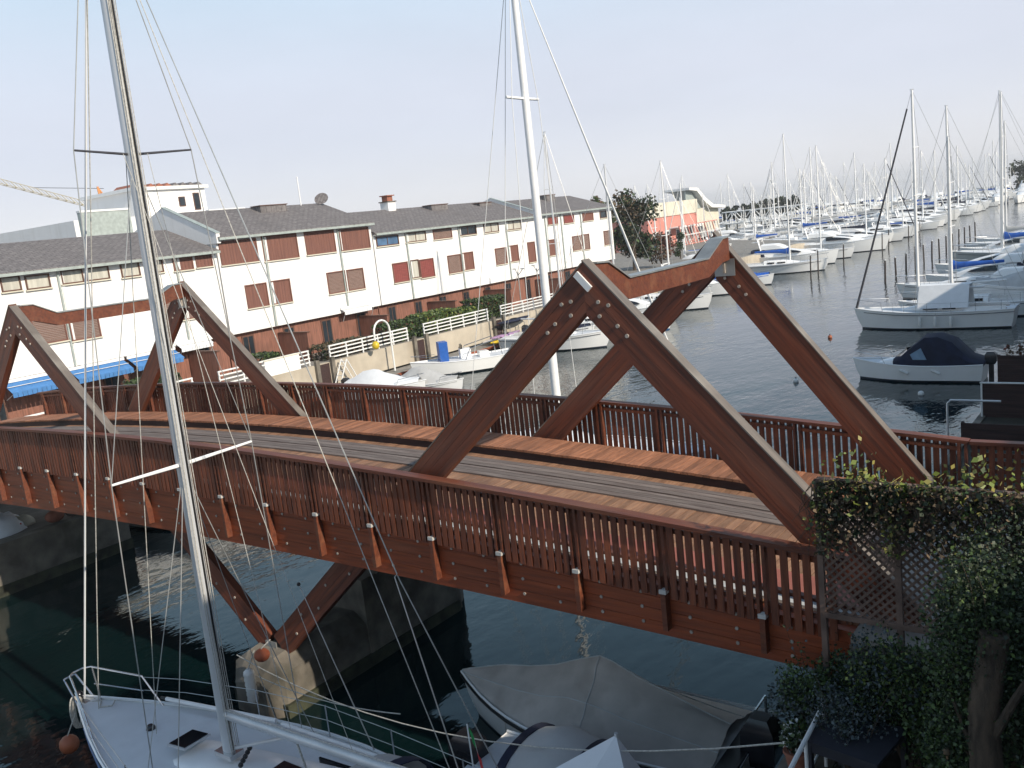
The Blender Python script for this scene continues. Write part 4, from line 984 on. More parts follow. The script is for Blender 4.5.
# --- wooden piles
ordn = ['first', 'second', 'third', 'fourth', 'fifth', 'sixth', 'seventh', 'eighth', 'ninth', 'tenth', 'eleventh', 'twelfth', '13th', '14th', '15th', '16th', '17th', '18th', '19th', '20th']
pp = None
pl = [(-7.6 - i * .12, 80 + i * 4.6) for i in range(13)]
for i, (x, y) in enumerate(pl):
    if pp is None:
        pp = thing('mooring_pile', '', 'pile', group='dark mooring piles off the right bank'); k = MB(); k.tube([(0, 0, -1), (0, 0, 1.6), (0, 0, 2.1)], .16, 'pile', 8, .13); k.build('timber', pp); k = MB(); k.tube([(0, 0, 2.103), (0, 0, 2.2)], .15, 'fender', 8); k.build('cap', pp); o = pp
    else: o = copy_tree(pp)
    o.scale = (.62, .62, .95); o.location = (x, y, rnd.uniform(-.2, .15)); o.rotation_euler = (rnd.uniform(-.03, .03), rnd.uniform(-.03, .03), 0)
    o['label'] = '%s dark mooring pile from the near end of the right hand row' % ordn[i]
lp = None
for i, y in enumerate([86, 89, 99, 117, 121, 133, 141]):
    if lp is None: lp = copy_tree(pp); lp['group'] = 'mooring piles off the left berths'; o = lp
    else: o = copy_tree(lp)
    o.scale = (.5, .5, 1.1); o.location = (-17.2 - i * .15, y + 1.5, rnd.uniform(0, .4)); o['label'] = '%s thin mooring pile from the near end of the left berths' % ordn[i]
# buoys
for (px_, py_, m, lb) in ((830, 338, 'orange', 'small orange buoy floating beside the bow of the tarpaulin boat'), (796, 382, 'fender', 'small white buoy floating in open water right of the truss')):
    q = atz(px_, py_, 0); t = thing('buoy', lb, 'buoy', (q.x, q.y, 0)); k = MB(); k.sphere((0, 0, .06), .14, m, 12, 8); k.build('float', t); k = MB(); k.tube([(0, 0, .19), (0, 0, .27)], .03, 'black', 6); k.build('eye', t)

# --- left berths and outer marina
def far_mesh(cls, **kw):
    t, one = (sailboat if cls == 's' else motorboat)('proto', 'proto', joined=True, **kw)
    bpy.data.objects.remove(t); o = one.build('proto'); me = o.data; bpy.data.objects.remove(o); return me
FS = [far_mesh('s', L=9.5, B=3, H=1.1, mh=m_, cover=c, mr=.13, wr=.012, jib=j) for c, j, m_ in (('blue', None, 9.6), ('greysheet', 'fender', 11), (None, 'darkwire', 8.8), ('navy', 'fender', 10.2))]
FM = [far_mesh('m', L=10, B=3.4, H=1.3, kind='cruiser', canvas=c) for c in ('navy', 'sheet', 'greysheet')] + [far_mesh('m', L=7, B=2.4, H=.9, kind='covered', canvas='greysheet'), far_mesh('m', L=6.5, B=2.3, H=.85, kind='covered', canvas='paleblue'), far_mesh('m', L=7, B=2.4, H=.9, kind='canopy', canvas='navy'), far_mesh('m', L=9, B=3, H=1.2, kind='covered', canvas='sheet')]
# nearest of the left berths are full models
t = sailboat('sailboat', 'white sailboat with bright blue sail cover at the near end of the left berths', 10.5, 3.2, 1.1, 14.6, 'blue', mr=.1, wr=.015, jib=None); place(t, (-17.8, 96.0), 10.5, math.radians(8))
t = motorboat('motor_yacht', 'sleek white motor yacht whose bow points into the channel, left berths', 12.5, 3.9, 1.5, 'cruiser', canvas='sheet'); place(t, (-17.5, 122), 12.5, math.radians(4))
t = motorboat('motor_yacht', 'white flybridge cruiser between the blue covered sailboat and the sleek yacht', 11.0, 3.6, 1.4, 'cruiser', canvas='navy'); place(t, (-19.2, 104.5), 11, math.radians(3))
t = sailboat('sailboat', 'white sailboat with grey sail cover just before the sleek motor yacht', 10.5, 3.2, 1.1, 13.5, 'greysheet', mr=.1, wr=.015); place(t, (-19.4, 112), 10.5, 0)
rr = random.Random(21); berths = []
def berth_row(xb, y0, y1, sp, ratio, row, flip=0, slope=0.0, masts=1.0):
    y = y0
    while y < y1:
        berths.append((xb + slope * (y - y0) + rr.uniform(-2.4, 1.2), y + rr.uniform(-.6, .6), rr.random() < ratio, row, flip)); y += sp * rr.uniform(.9, 1.2) * (1 + max(0, y - 150) * .0012)
berth_row(-19.8, 129, 330, 3.5, .45, 'channel berth row', 0, -.03)
berth_row(-44.5, 104, 320, 3.9, .45, 'second berth row', 1, -.02)
berth_row(-52.5, 118, 320, 4.0, .45, 'third berth row', 0, -.05)
berth_row(-82, 172, 330, 4.4, .48, 'fourth berth row', 0, -.06)
berth_row(-108, 205, 335, 4.4, .5, 'outermost berth row', 1, -.05)
rows = {}
for b in berths: rows.setdefault(b[3], []).append(b)
for row, bl in rows.items():
    cnt = {}
    for i, (x, y, s, _, fl) in enumerate(bl):
        kd = 'sailboat' if s else 'motorboat'; j = rr.randrange(4) if s else rr.choice([1, 2, 1, 0, 1, 3, 6, 6])
        desc = (['blue sail cover', 'grey sail cover', 'bare boom', 'navy sail cover'][j] if s else ['flybridge and navy cover', 'flybridge and white cover', 'flybridge and grey cover', 'grey canvas cover', 'pale blue cover', 'navy canopy', 'white canvas cover'][j])
        kk = (kd, desc); cnt[kk] = cnt.get(kk, 0) + 1
        me = (FS if s else FM)[j]; o = bpy.data.objects.new(kd, me); C.objects.link(o)
        sc = rr.uniform(.7, 1.3); o.scale = (sc, sc, (sc * rr.uniform(.95, 1.15) if s else .82 * sc ** .5)); Lh = (9.5 if s else 9) * sc
        a = (0 if not fl else PI) + rr.uniform(-.13, .13); o.rotation_euler = (0, 0, a); o.location = (x - Lh * math.cos(a), y, 0)
        n_ = cnt[kk]; tag(o, 'white %s with %s, %s such from near end, %s' % (kd, desc, ordn[n_ - 1] if n_ <= 20 else str(n_) + 'th', row), kd, row + ' of marina boats')
# jetties
for xj, y0, y1, lb in ((-31.2, 124, 330, 'long low jetty behind the first row of channel berths'), (-50.5, 104, 322, 'low jetty between the second and third berth rows'), (-92, 182, 330, 'outer low jetty near the truss walkway')):
    t = thing('jetty', lb, 'jetty', (xj, y0, 0)); k = MB(); k.box(-1, 1, 0, y1 - y0, .45, .75, 'pave'); k.build('deck', t)
    for i in range(int((y1 - y0) / 12)):
        k = MB(); k.tube([(.9, 2 + i * 12, -1), (.9, 2 + i * 12, .447)], .15, 'pile', 6); k.build('pile', t)
# outer end of the basin: larger yachts across the channel and a breakwater
mb = MB()
rn = random.Random(5); rings = []
for i in range(41):
    x = -190 + i * 8.0; y = 348 + rn.uniform(-1, 1)
    rings.append([(x, y - 4, -.5), (x, y - 2 + rn.uniform(-.5, .5), 1.0 + rn.uniform(-.3, .3)), (x, y + rn.uniform(-.5, .5), 1.5 + rn.uniform(-.3, .4)), (x, y + 3, 1.0 + rn.uniform(-.3, .3)), (x, y + 5, -.5)])
mb.loft(rings, 'rock', smooth=False, closed=False); o = struct('breakwater_terrain', mb)
cnt = {}
xx = -125
i = 0
while xx < 60:
    s = rr.random() < .25; j = rr.randrange(4) if s else rr.randrange(3); kd = 'sailboat' if s else 'motorboat'
    me = (FS if s else FM)[j]; o = bpy.data.objects.new(kd, me); C.objects.link(o); sc = rr.uniform(1.2, 1.75); o.scale = (sc, sc, sc * .72)
    yb = 330 + rr.uniform(-1, 1); o.rotation_euler = (0, 0, -PI / 2 + rr.uniform(-.05, .05)); o.location = (xx, yb + 10, 0)
    i += 1; tag(o, 'big white %s by the outer breakwater, %s from the left' % (kd, ordn[i - 1] if i <= 20 else str(i) + 'th'), kd, 'large boats along the outer breakwater')
    xx += rr.uniform(5.6, 7.6)
xx = -24; i = 0
while xx < 60:   # boats closing the right side of the channel
    s = rr.random() < .3; j = rr.randrange(4) if s else rr.randrange(3); kd = 'sailboat' if s else 'motorboat'
    me = (FS if s else FM)[j]; o = bpy.data.objects.new(kd, me); C.objects.link(o); sc = rr.uniform(1.1, 1.5); o.scale = (sc, sc, sc)
    o.rotation_euler = (0, 0, -PI / 2 + rr.uniform(-.05, .05)); o.location = (xx, 262 + rr.uniform(-1, 1), 0); i += 1
    tag(o, 'white %s in the row across the channel end, %s from left' % (kd, ordn[i - 1] if i <= 20 else str(i) + 'th'), kd, 'boats closing the far end of the channel'); xx += rr.uniform(4.8, 6.2)
tree('distant_tree', 'dark distant tree clump at the right edge near the horizon', (-27, 352, 1), 8.5, 8, ['leafd'], 5000, .75, .15, 12, 77, .6)

# --- boats by the left quay
t = motorboat('motorboat', 'white work boat carrying an upright blue box by the left quay', 7.2, 2.6, .85, 'open'); place(t, (-26.0, 32.6), 7.2, math.radians(-128)); 
k = MB(); k.box(4.6, 5.2, -.45, .45, .85, 2.2, 'bluep'); k.build('blue_box', t)
k = MB(); k.tube([(1.0, .9, .8), (1.2, .9, 2.0), (3.2, .9, 1.6), (3.6, .9, .8)], .03, 'steel', 6); k.tube([(1.0, -.9, .8), (1.2, -.9, 2.0), (3.2, -.9, 1.6), (3.6, -.9, .8)], .03, 'steel', 6); k.build('guard_rail', t)
t = motorboat('covered_boat', 'white boat with a pointed white tent cover just behind the far handrail', 5.5, 2.1, .8, 'covered', canvas='sheet'); t.scale = (1, 1, 1.0); place(t, (-21.2, 27.6), 4.6, math.radians(12))
t = motorboat('motorboat', 'low white dinghy bow poking out behind the far handrail', 4.6, 1.8, .7, 'covered', canvas='greysheet'); place(t, (-18.6, 28.9), 4.4, math.radians(8))
t = sailboat('sailboat', 'white sailboat with blue waterline stripe, framed by the right truss', 10.5, 3.4, 1.25, 11.5, 'greysheet', mr=.09, wr=.014, boot='antiblue', mastm='alu'); place(t, (-16.2, 52.5), 10.5, math.radians(28))
t = sailboat('sailboat', 'pale sailboat with a bare grey mast in front of the far row houses', 8.6, 2.8, 1.0, 14.2, None, mr=.08, wr=.02, mastm='alu'); place(t, (-17.4, 44.6), 8.6, math.radians(10))
t = motorboat('motorboat', 'white launch with navy cover moored between quay and grey masted boat', 6.0, 2.3, .9, 'covered', canvas='navy'); place(t, (-20.5, 47.5), 6, math.radians(5))
t = motorboat('motorboat', 'white cruiser at the quay behind the framed sailboat', 8.0, 2.8, 1.1, 'cruiser', canvas='sheet'); place(t, (-18.6, 58), 8, math.radians(5))
t = sailboat('sailboat', 'white sailboat with navy sail cover near the quay beyond the right truss', 9.4, 3.0, 1.1, 12.0, 'navy', mr=.09, wr=.014); place(t, (-18.4, 64.5), 9.4, math.radians(4))
t = motorboat('motorboat', 'small white boat with blue pointed cover seen under the far truss joint', 7.0, 2.4, .9, 'covered', canvas='blue'); place(t, (-19.4, 82.5), 7, 0)
t = motorboat('motorboat', 'white cruiser by the quay below the salmon building', 8.5, 2.9, 1.1, 'cruiser', canvas='greysheet'); place(t, (-20.5, 75), 8.5, 0)
# kayaks on the quay wall ledge
def kayak(px_, py_, m, L, z, lb, X=-27.9, tilt=0):
    q = atx(px_, py_, X); t = thing('kayak', lb, 'kayak', (X, q.y, z)); k = MB(); n = 10
    k.loft([[(.32 * math.sin(PI * u) ** .6 * math.cos(a) + .001, (u - .5) * L, .18 * math.sin(PI * u) ** .5 * math.sin(a) + .1 * (2 * u - 1) ** 2) for a in [2 * PI * j / 10 for j in range(10)]] for u in [(.02 + .96 * i / n) for i in range(n + 1)]], m); k.build('shell', t)
    k = MB(); k.tube([(.17 * math.cos(a), .42 * math.sin(a), .185) for a in [2 * PI * j / 14 for j in range(15)]], .025, 'black', 5); k.build('cockpit_rim', t)
    t.rotation_euler = (tilt, 0, 0)
kayak(513, 315, 'navy', 4.5, 1.75, 'navy kayak resting on posts above the ledge left of the white mast')
kayak(495, 332, 'cover', 3.6, .62, 'dark grey overturned dinghy on the quay ledge')
kayak(506, 341, 'purple', 4.0, .95, 'violet kayak stacked over the yellow one', X=-26.9)
kayak(505, 349, 'yellow', 3.6, .62, 'yellow kayak on the quay ledge near the white mast', X=-26.9)
for i, (X, zz, px_, py_) in enumerate([(-27.9, 1.6, 513, 315), (-26.9, .8, 506, 341)]):
    q = atx(px_, py_, X); t = thing('kayak_rack', 'steel rack carrying the %s kayak' % ('navy' if i == 0 else 'violet'), 'rack', (X, q.y, .42))
    for s in (-1, 1):
        k = MB(); k.tube([(-.3, s, 0), (-.3, s, zz - .5), (.3, s, zz - .5), (.3, s, 0)], .03, 'zinc', 6); k.build('frame', t)

# --- second sailboat, lying just beyond the bridge; its white mast rises behind the trusses
t = thing('sailboat', 'sailboat beyond the bridge with a thick white mast rising past the picture top', 'sailboat', (-7.8, 16, 0)); K = Kit(t)
k = K.p('hull'); dk = hull(k, 11, 3.4, 1.15); deck(K.p('deck'), dk); k = K.p('cabin'); cabin(k, 3, 7.6, 2, 1.1, 1.12, 1.65, slope=.5)
mast(K, 4.75, 0, 1.5, 17.5, .17, (.70,), 1.15, boom=None)
rig(K, [((10.7, 0, 1.4), (4.75, 0, 18.6)), ((4.75, -.8, 13.7), (4.75, -1.5, 1.2)), ((4.75, .8, 13.7), (4.75, 1.5, 1.2)), ((4.75, -.8, 13.7), (4.75, 0, 19)), ((4.75, .8, 13.7), (4.75, 0, 19)), ((0.1, .1, 1.1), (4.75, 0, 19)), ((2.2, 0, 1.9), (4.6, 0, 18.9))], .014, 'fender')
k = K.p('furled_jib'); a = Vector((10.75, 0, 1.5)); b = Vector((4.75, 0, 18.6)); k.tube([a, a.lerp(b, .5), a.lerp(b, .97)], .032, 'fender', 7, .022)
K.done()
q = atz(120, 519, .5)
t = motorboat('motorboat', 'white boat bow glimpsed under the left part of the bridge', 5.0, 1.9, .75, 'covered', canvas='sheet'); place(t, (-13.0, 6.6), 5, math.radians(0))

# --- near sailboat at the bottom left
SBY = -3.25
t = thing('sailboat', 'near white sailboat with a tall bare aluminium mast at the bottom left', 'sailboat', (-2.3, SBY, 0)); K = Kit(t)
k = K.p('hull')
# flipped so that the bow points to -x : build along +x then rotate the thing
dk = hull(k, 11.6, 3.3, 1.12, sheer=.2, full=.42, stern=.72)
for s in (-1, 1): k.tube([(x * .997, s * (b + .012), z * .82) for x, b, z in dk[:-1]], .022, 'antiblue', 4)
deck(K.p('deck'), dk, railm='gel')
t.location = (-2.35 + 11.6, SBY, -.2); t.rotation_euler = (0, 0, PI)
# local: x = 9.25 - worldx, y = SBY - worldy
k = K.p('toe_rail')
for s in (-1, 1): k.tube([(x, s * (b - .04), z + .035) for x, b, z in dk], .016, 'alu', 4)
k = K.p('cabin'); cabin(k, 2.2, 8.3, 1.95, .75, 1.10, 1.5, 'gel', slope=.62, tuck=.86)
for s in (-1, 1): k = K.p('cabin_window'); k.bar((3.0, s * .93, 1.27), (5.2, s * .80, 1.27), .03, .14, 'smoked')
k = K.p('foredeck_hatch'); k.T = Matrix.Translation((7.72, 0, 1.40)) @ Matrix.Rotation(.10, 4, 'Y'); k.box(-.27, .27, -.27, .27, 0, .035, 'alu'); k.box(-.24, .24, -.24, .24, .036, .05, 'smoked')
k = K.p('deck_hatch'); k.box(4.9, 5.4, -.26, .26, 1.515, 1.545, 'alu'); k.box(4.93, 5.37, -.23, .23, 1.546, 1.56, 'smoked')
k = K.p('windlass'); k.sphere((9.05, -.05, 1.26), .09, 'blackpaint', 10, 6); k.box(8.95, 9.3, -.06, .06, 1.2, 1.23, 'steel')
k = K.p('cockpit'); k.box(.4, 2.3, -.62, .62, 1.05, 1.13, 'teak')
for s in (-1, 1): k.box(.4, 2.35, s * .9 - .2, s * .9 + .2, 1.06, 1.42, 'gel')
MXL = 9.25 - 2.72     # mast x in boat space
k = K.p('mast')
prof = [(.085 * 1.5 * math.cos(a) * 1.0, .085 * math.sin(a)) for a in [2 * PI * j / 14 for j in range(14)]]
k.loft([[(MXL + px_ * s_ - .03 * z, py_ * s_, 1.45 + z) for px_, py_ in prof] for z, s_ in ((0, 1), (6, 1), (11, .95), (14.2, .75))], 'alu')
k.tube([(MXL - .13, .0, 1.6), (MXL - .52, 0, 14.5)], .018, 'black', 5)
mo = 'mast'
k = K.p('mast_step'); k.box(MXL - .22, MXL + .22, -.14, .14, 1.47, 1.56, 'steel'); 
for a in range(5): k.sphere((MXL - .3 - .07 * a, -.2 + .1 * a, 1.56), .045, 'black', 8, 6)
k = K.p('halyards')
for a in range(6): yy = -.11 + a * .045; k.tube([(MXL - .15 - .02 * a, yy, 1.62), (MXL - .19, yy * .8, 3 + a * .4), (MXL - .5, yy * .5, 14)], .008, 'rope', 4)
for z, hw in ((5.15, 1.27), (9.95, .95)):
    k = K.p('spreader')
    for s in (-1, 1): k.tube([(MXL - .03 * z, 0, 1.45 + z), (MXL - .03 * z - .12, s * hw, 1.45 + z + .05)], .035 if z < 6 else .02, 'mastw' if z < 6 else 'darkwire', 6, .02 if z < 6 else .015)
k = K.p('boom'); k.tube([(MXL - .15, 0, 2.25), (MXL - 5.3, 0, 2.42)], .085, 'alu', 12); k.tube([(MXL - .15, .04, 2.36), (MXL - 5.2, .03, 2.53)], .012, 'rope', 5)
k = K.p('boom_vang'); k.tube([(MXL - .2, 0, 1.65), (MXL - 1.6, 0, 2.22)], .03, 'alu', 8); k.tube([(MXL - 2.1, 0, 1.55), (MXL - 1.9, 0, 2.2)], .018, 'rope', 5); k.box(MXL - 2.18, MXL - 2.02, -.05, .05, 1.5, 1.62, 'black')
k = K.p('mainsheet_track'); k.tube([(MXL - 2.2, .62, 1.53), (MXL - 3.6, .42, 1.54)], .025, 'alu', 6); k.sphere((MXL - 3.65, .42, 1.56), .04, 'black', 8, 6)
RK = lambda z: MXL - .03 * (z - 1.45)
top = (RK(15.5), 0, 15.5)
def wl(a, b, r=.009, m='wire', nm='shroud'): K.p(nm).tube([a, b], r, m, 5, ends=False)
s1 = 1.45 + 5.2; s2 = 1.45 + 10.0
for s in (-1, 1):
    K.p('shroud').tube([(MXL - .1, s * 1.45, 1.15), (RK(s1) - .12, s * 1.27, s1), (RK(s2) - .12, s * .95, s2), top], .009, 'wire', 5, ends=False)
    wl((MXL - .5, s * 1.42, 1.15), (RK(s1), 0, s1 - .1), .008); wl((RK(s1) - .12, s * 1.27, s1), (RK(s2), 0, s2 - .1), .007)
    wl((MXL + .5, s * 1.38, 1.15), (RK(s1), 0, s1 - .1), .007)
K.p('backstay').tube([(.25, .5, 1.15), (1.9, .05, 5.4), (1.9, 0, 5.42), top], .009, 'wire', 5, ends=False)
wl((.25, -.5, 1.15), (1.9, 0, 5.4), .009, nm='backstay')
wl((MXL - 5.2, 0, 2.45), (RK(15.3) - .05, 0, 15.3), .007, 'rope', 'topping_lift'); wl((MXL - 3.2, .0, 2.4), (RK(11.4) - .1, .2, 11.4), .005, 'rope', 'lazy_jack'); wl((MXL - 1.8, .0, 2.35), (RK(11.4) - .1, -.2, 11.4), .005, 'rope', 'lazy_jack')
wl((11.3, 0, 1.35), (RK(14.9) + .1, 0, 14.9), .018, 'mastw', 'forestay')
wl((10.7, .05, 1.3), (RK(14.6) + .12, .05, 14.6), .009, 'rope', 'halyard'); wl((8.6, .1, 1.35), (RK(11.6) + .12, 0, 11.6), .007, 'rope', 'halyard'); wl((7.6, -.6, 1.25), (RK(11.3) + .12, 0, 11.3), .006, 'rope', 'halyard')
k = K.p('pulpit')
def pul(s): return [(9.7, s * .72, 1.2), (10.1, s * .62, 1.8), (11.25, s * .22, 1.95), (11.35, s * .1, 1.95)]
for s in (-1, 1):
    k.tube(pul(s), .018, 'steel', 8); k.tube([(10.1, s * .6, 1.5), (11.2, s * .2, 1.6)], .014, 'steel', 6); k.tube([(11.05, s * .2, 1.25), (11.2, s * .22, 1.93)], .016, 'steel', 6)
    k.tube([(11.15, s * .18, 1.2), (11.75, s * .12, 1.72)], .02, 'steel', 6)
k.tube([(11.35, -.1, 1.95), (11.35, .1, 1.95)], .018, 'steel', 6); k.tube([(11.75, -.12, 1.72), (11.75, .12, 1.72)], .02, 'steel', 6)
k = K.p('bow_roller'); k.box(11.2, 11.75, -.06, .06, 1.22, 1.3, 'steel'); k.sphere((11.5, 0, 1.38), .09, 'blackpaint', 10, 6)
k = K.p('guard_wire')
for s in (-1, 1):
    P2 = [dk[i] for i in (1, 3, 5, 7, 9, 11)]
    for h in (.32, .6): k.tube([(10.1, s * .62, 1.18 + h)] + [(x, s * (b - .06), z + h) for x, b, z in reversed(P2)], .007, 'wire', 4)
for s in (-1, 1):
    for i in (1, 3, 5, 7, 9): x, b, z = dk[i]; k = K.p('stanchion'); k.tube([(x, s * (b - .06), z), (x, s * (b - .06), z + .62)], .013, 'steel', 6)
k = K.p('spinnaker_pole'); k.tube([(MXL + .3, -1.22, 1.36), (9.6, -.76, 1.36)], .04, 'mastw', 8); k.tube([(9.6, -.76, 1.36), (9.75, -.74, 1.36)], .03, 'black', 8)
k = K.p('stowed_pole'); k.tube([(MXL - 3.9, -1.28, 1.36), (MXL + .1, -1.2, 1.36)], .035, 'mastw', 8)
k = K.p('sprayhood'); n = 8
rings = []
for x, hgt, wd in ((4.15, .08, .85), (3.9, .4, .95), (3.5, .66, 1.02), (2.9, .72, 1.05)):
    rings.append([(x, wd * math.cos(PI * j / 10), 1.42 + hgt * math.sin(PI * j / 10) ** .7) for j in range(11)])
k.loft(rings, 'greysheet', closed=False)
for x, hgt, wd in ((4.16, .10, .87), (2.9, .74, 1.07)):
    k = K.p('sprayhood_edge'); k.loft([[(x + a, (wd + b_) * math.cos(PI * j / 14), 1.42 + (hgt + b_) * math.sin(PI * j / 14) ** .7) for a, b_ in ((-.1, 0), (.1, 0), (.1, .02), (-.1, .02))] for j in range(15)], 'navy')
# coiled rope and bow buoy
K.done()
t2 = thing('coiled_rope', 'pale rope coil hanging over the bow of the near sailboat', 'rope', (-2.0, SBY - .1, 1.05))
k = MB()
for i in range(5):
    k.tube([(-.12 - .02 * i + .02 * math.cos(a), .10 * math.sin(a) + i * .035 - .1, -.12 + .34 * math.cos(a) - .02 * i) for a in [2 * PI * j / 18 for j in range(19)]], .014, 'rope', 5)
k.tube([(.0, .1, .02), (.25, .28, .04), (.5, .1, .05), (.7, .25, .05), (.55, .4, .05)], .014, 'rope', 5); k.build('rope', t2)
q = atz(86, 752, .25)
t2 = thing('buoy', 'orange ball fender hanging under the bow of the near sailboat', 'fender', (-2.1, SBY - .45, .38)); k = MB(); k.sphere((0, 0, 0), .19, 'orange', 14, 10); k.build('ball', t2); k = MB(); k.tube([(0, 0, .18), (.1, .2, .6)], .012, 'rope', 4); k.build('cord', t2)
# boat hook / rod standing in the cockpit guard
t2 = thing('boat_hook', 'slim pale rod leaning up from the guard wire of the near sailboat', 'rod', (4.6, -1.72, 1.0)); k = MB(); k.tube([(0, 0, 0), (-1.3, 0, 2.8)], .011, 'wire', 6, .008); k.build('shaft', t2); k = MB(); k.sphere((-1.31, 0, 2.82), .035, 'black', 8, 6); k.build('tip', t2)

# --- small boat with hood at bottom centre, flag, white sheet
t = thing('motorboat', 'boat with a grey hood edged in navy at the bottom centre', 'motorboat', (6.2, -.95, 0)); K = Kit(t)
k = K.p('hull'); dk = hull(k, 5.4, 2.0, .8, full=.5, stern=.9); deck(K.p('deck'), dk)
k = K.p('hood')
rings = []
for x, hgt, wd in ((1.1, .75, .86), (1.7, .95, .86), (2.3, .8, .8), (2.75, .25, .7)):
    rings.append([(x, wd * math.cos(PI * j / 10), .8 + hgt * math.sin(PI * j / 10) ** .6) for j in range(11)])
k.loft(rings, 'greysheet', closed=False)
for x, hgt, wd in ((1.1, .76, .88), (2.3, .82, .82)):
    k = K.p('hood_edge'); k.loft([[(x + a, (wd + b_) * math.cos(PI * j / 14), .8 + (hgt + b_) * math.sin(PI * j / 14) ** .6) for a, b_ in ((-.07, 0), (.07, 0), (.07, .03), (-.07, .03))] for j in range(15)], 'navy')
k = K.p('outboard_motor')
k.loft([[(-.12 + a * w_, b_ * w_, z) for a, b_ in ((-.26, -.2), (.22, -.2), (.22, .2), (-.26, .2))] for z, w_ in ((.6, .75), (.75, 1.1), (1.15, 1.05), (1.3, .6))], 'blackpaint', smooth=True)
k.box(-.2, -.05, -.07, .07, -.3, .6, 'black')
K.done()
t = thing('white_sheet_cover', 'pointed white sheet tented over a boat at the bottom edge, centre', 'tarpaulin', (9.35, -1.62, 0))
pk = atz(616, 735, 2.35); t.location = (pk.x, pk.y, 0)
k = MB(); k.add([(0, 0, 2.35), (-1.5, -.9, 1.45), (-.4, -1.5, 1.3), (.9, -1.0, 1.35), (.45, .35, 1.3), (-.7, .25, 1.35)], [(0, 1, 2), (0, 2, 3), (0, 3, 4), (0, 4, 5), (0, 5, 1), (5, 4, 3, 2, 1)], 'sheet'); k.build('sheet', t)
k = MB(); k.tube([(0, 0, 1.2), (0, 0, 2.38)], .03, 'alu', 6); k.build('pole', t)
q = atz(474, 768, 1.5)
t = thing('flag', 'small green white and red flag on a staff at the bottom centre', 'flag', (q.x, q.y, 0))
k = MB(); k.tube([(0, 0, 1.0), (-.12, .1, 2.15)], .012, 'mastw', 6); k.build('staff', t)
k = MB()
for i, m in enumerate(('green', 'fender', 'red')):
    a, b = i / 3, (i + 1) / 3
    f = lambda u, v: (-.10 + u * .30 + .05 * v, .1 - u * .12 + .03 * math.sin(u * 6), 2.1 - u * .38 * (1) - v * .42 * (.6 + .4 * u))
    k.loft([[f(a + (b - a) * r_ / 3, c_ / 4) for c_ in range(5)] for r_ in range(4)], m, closed=False)
k.build('cloth', t)

# --- tarpaulin covered boat by the right abutment
t = thing('covered_boat', 'large motorboat under a taut grey canvas cover beside the bridge', 'motorboat', (10.12, 1.45, -.05), PI + .03); K = Kit(t)
k = K.p('hull'); dk = hull(k, 7.1, 2.55, .85, full=.5, stern=.93, sheer=.16, m='gel'); deck(K.p('deck'), dk)
k = K.p('rubbing_strake')
for s in (-1, 1): k.tube([(x, s * (b + .015), z - .06) for x, b, z in dk], .035, 'black', 6)
k = K.p('canvas_cover'); rings = []
cxs = [.45, 1.0, 1.7, 2.4, 2.95, 3.25, 3.7, 4.4, 5.1, 5.8, 6.3, 6.8, 7.05]
hts = [.38, .5, .68, .92, 1.12, 1.16, 1.0, .78, .6, .44, .32, .18, .08]
for x, hh in zip(cxs, hts):
    u = x / 7.1 * 14; i = min(13, int(u)); fr = u - i; b = dk[i][1] * (1 - fr) + dk[i + 1][1] * fr; z = dk[i][2] * (1 - fr) + dk[i + 1][2] * fr
    ring = []
    for j in range(-8, 9):
        s = j / 8; e = 1 - abs(s)
        ring.append((x + .015 * math.sin(j * 2.1), s * (b * 1.03), z - (.12 if abs(j) == 8 else .02) + (hh) * (e ** (1.15 if x < 3.3 else .9)) - (.014 * math.sin(j * 1.7 + x * 3)) * e * 2))
    rings.append(ring)
k.loft(rings, 'cover', closed=False)
for jj in (4, 8, 12):
    k = K.p('seam'); k.tube([(r_[jj][0], r_[jj][1], r_[jj][2] + .006) for r_ in rings], .011, 'gel_grey', 5)
k = K.p('support_pole_seam'); k.tube([(p_2[0], p_2[1], p_2[2] + .008) for p_2 in rings[5]], .012, 'gel_grey', 5)
k = K.p('outboard_motor')
k.loft([[(-.15 + a * w_, b_ * w_, z) for a, b_ in ((-.3, -.25), (.28, -.25), (.28, .25), (-.3, .25))] for z, w_ in ((.62, .8), (.8, 1.15), (1.3, 1.1), (1.5, .6))], 'blackpaint', smooth=True)
k.box(-.25, -.02, -.09, .09, -.3, .62, 'black')
k = K.p('transom_gear'); k.box(.02, .4, -1.0, 1.0, .8, .95, 'black'); k.tube([(.1, -.9, .95), (.1, -.9, 1.35), (.1, -.3, 1.35), (.1, -.3, .95)], .03, 'steel', 6)
k = K.p('cover_tie')
for s in (-1, 1):
    for i in range(2, 12, 2): x, b, z = dk[i]; k.tube([(x, s * (b + .04), z - .1), (x + .02, s * (b + .05), z - .35)], .01, 'rope', 4)
K.done(); t.scale = (.85, .92, .95)
# mooring ropes
def rope(name, label, a, b, sag, r=.012, m='rope'):
    a = Vector(a); b = Vector(b); t = tag(MB_rope(a, b, sag, r, m, name), label, 'rope', 'mooring ropes'); return t
def MB_rope(a, b, sag, r, m, name):
    k = MB(); k.tube([a.lerp(b, i / 12) - Vector((0, 0, sag * 4 * (i / 12) * (1 - i / 12))) for i in range(13)], r, m, 5); return k.build(name)
rope('mooring_rope', 'pale mooring rope running from the pier nose over the near sailboat', (-.4, -.75, 1.25), (11.9, -1.6, 3.1), .85)
rope('mooring_rope', 'thin rope sagging from the pier to the sailboat foredeck', (.2, -.8, .95), (5.4, -1.75, 1.9), .15, .01)
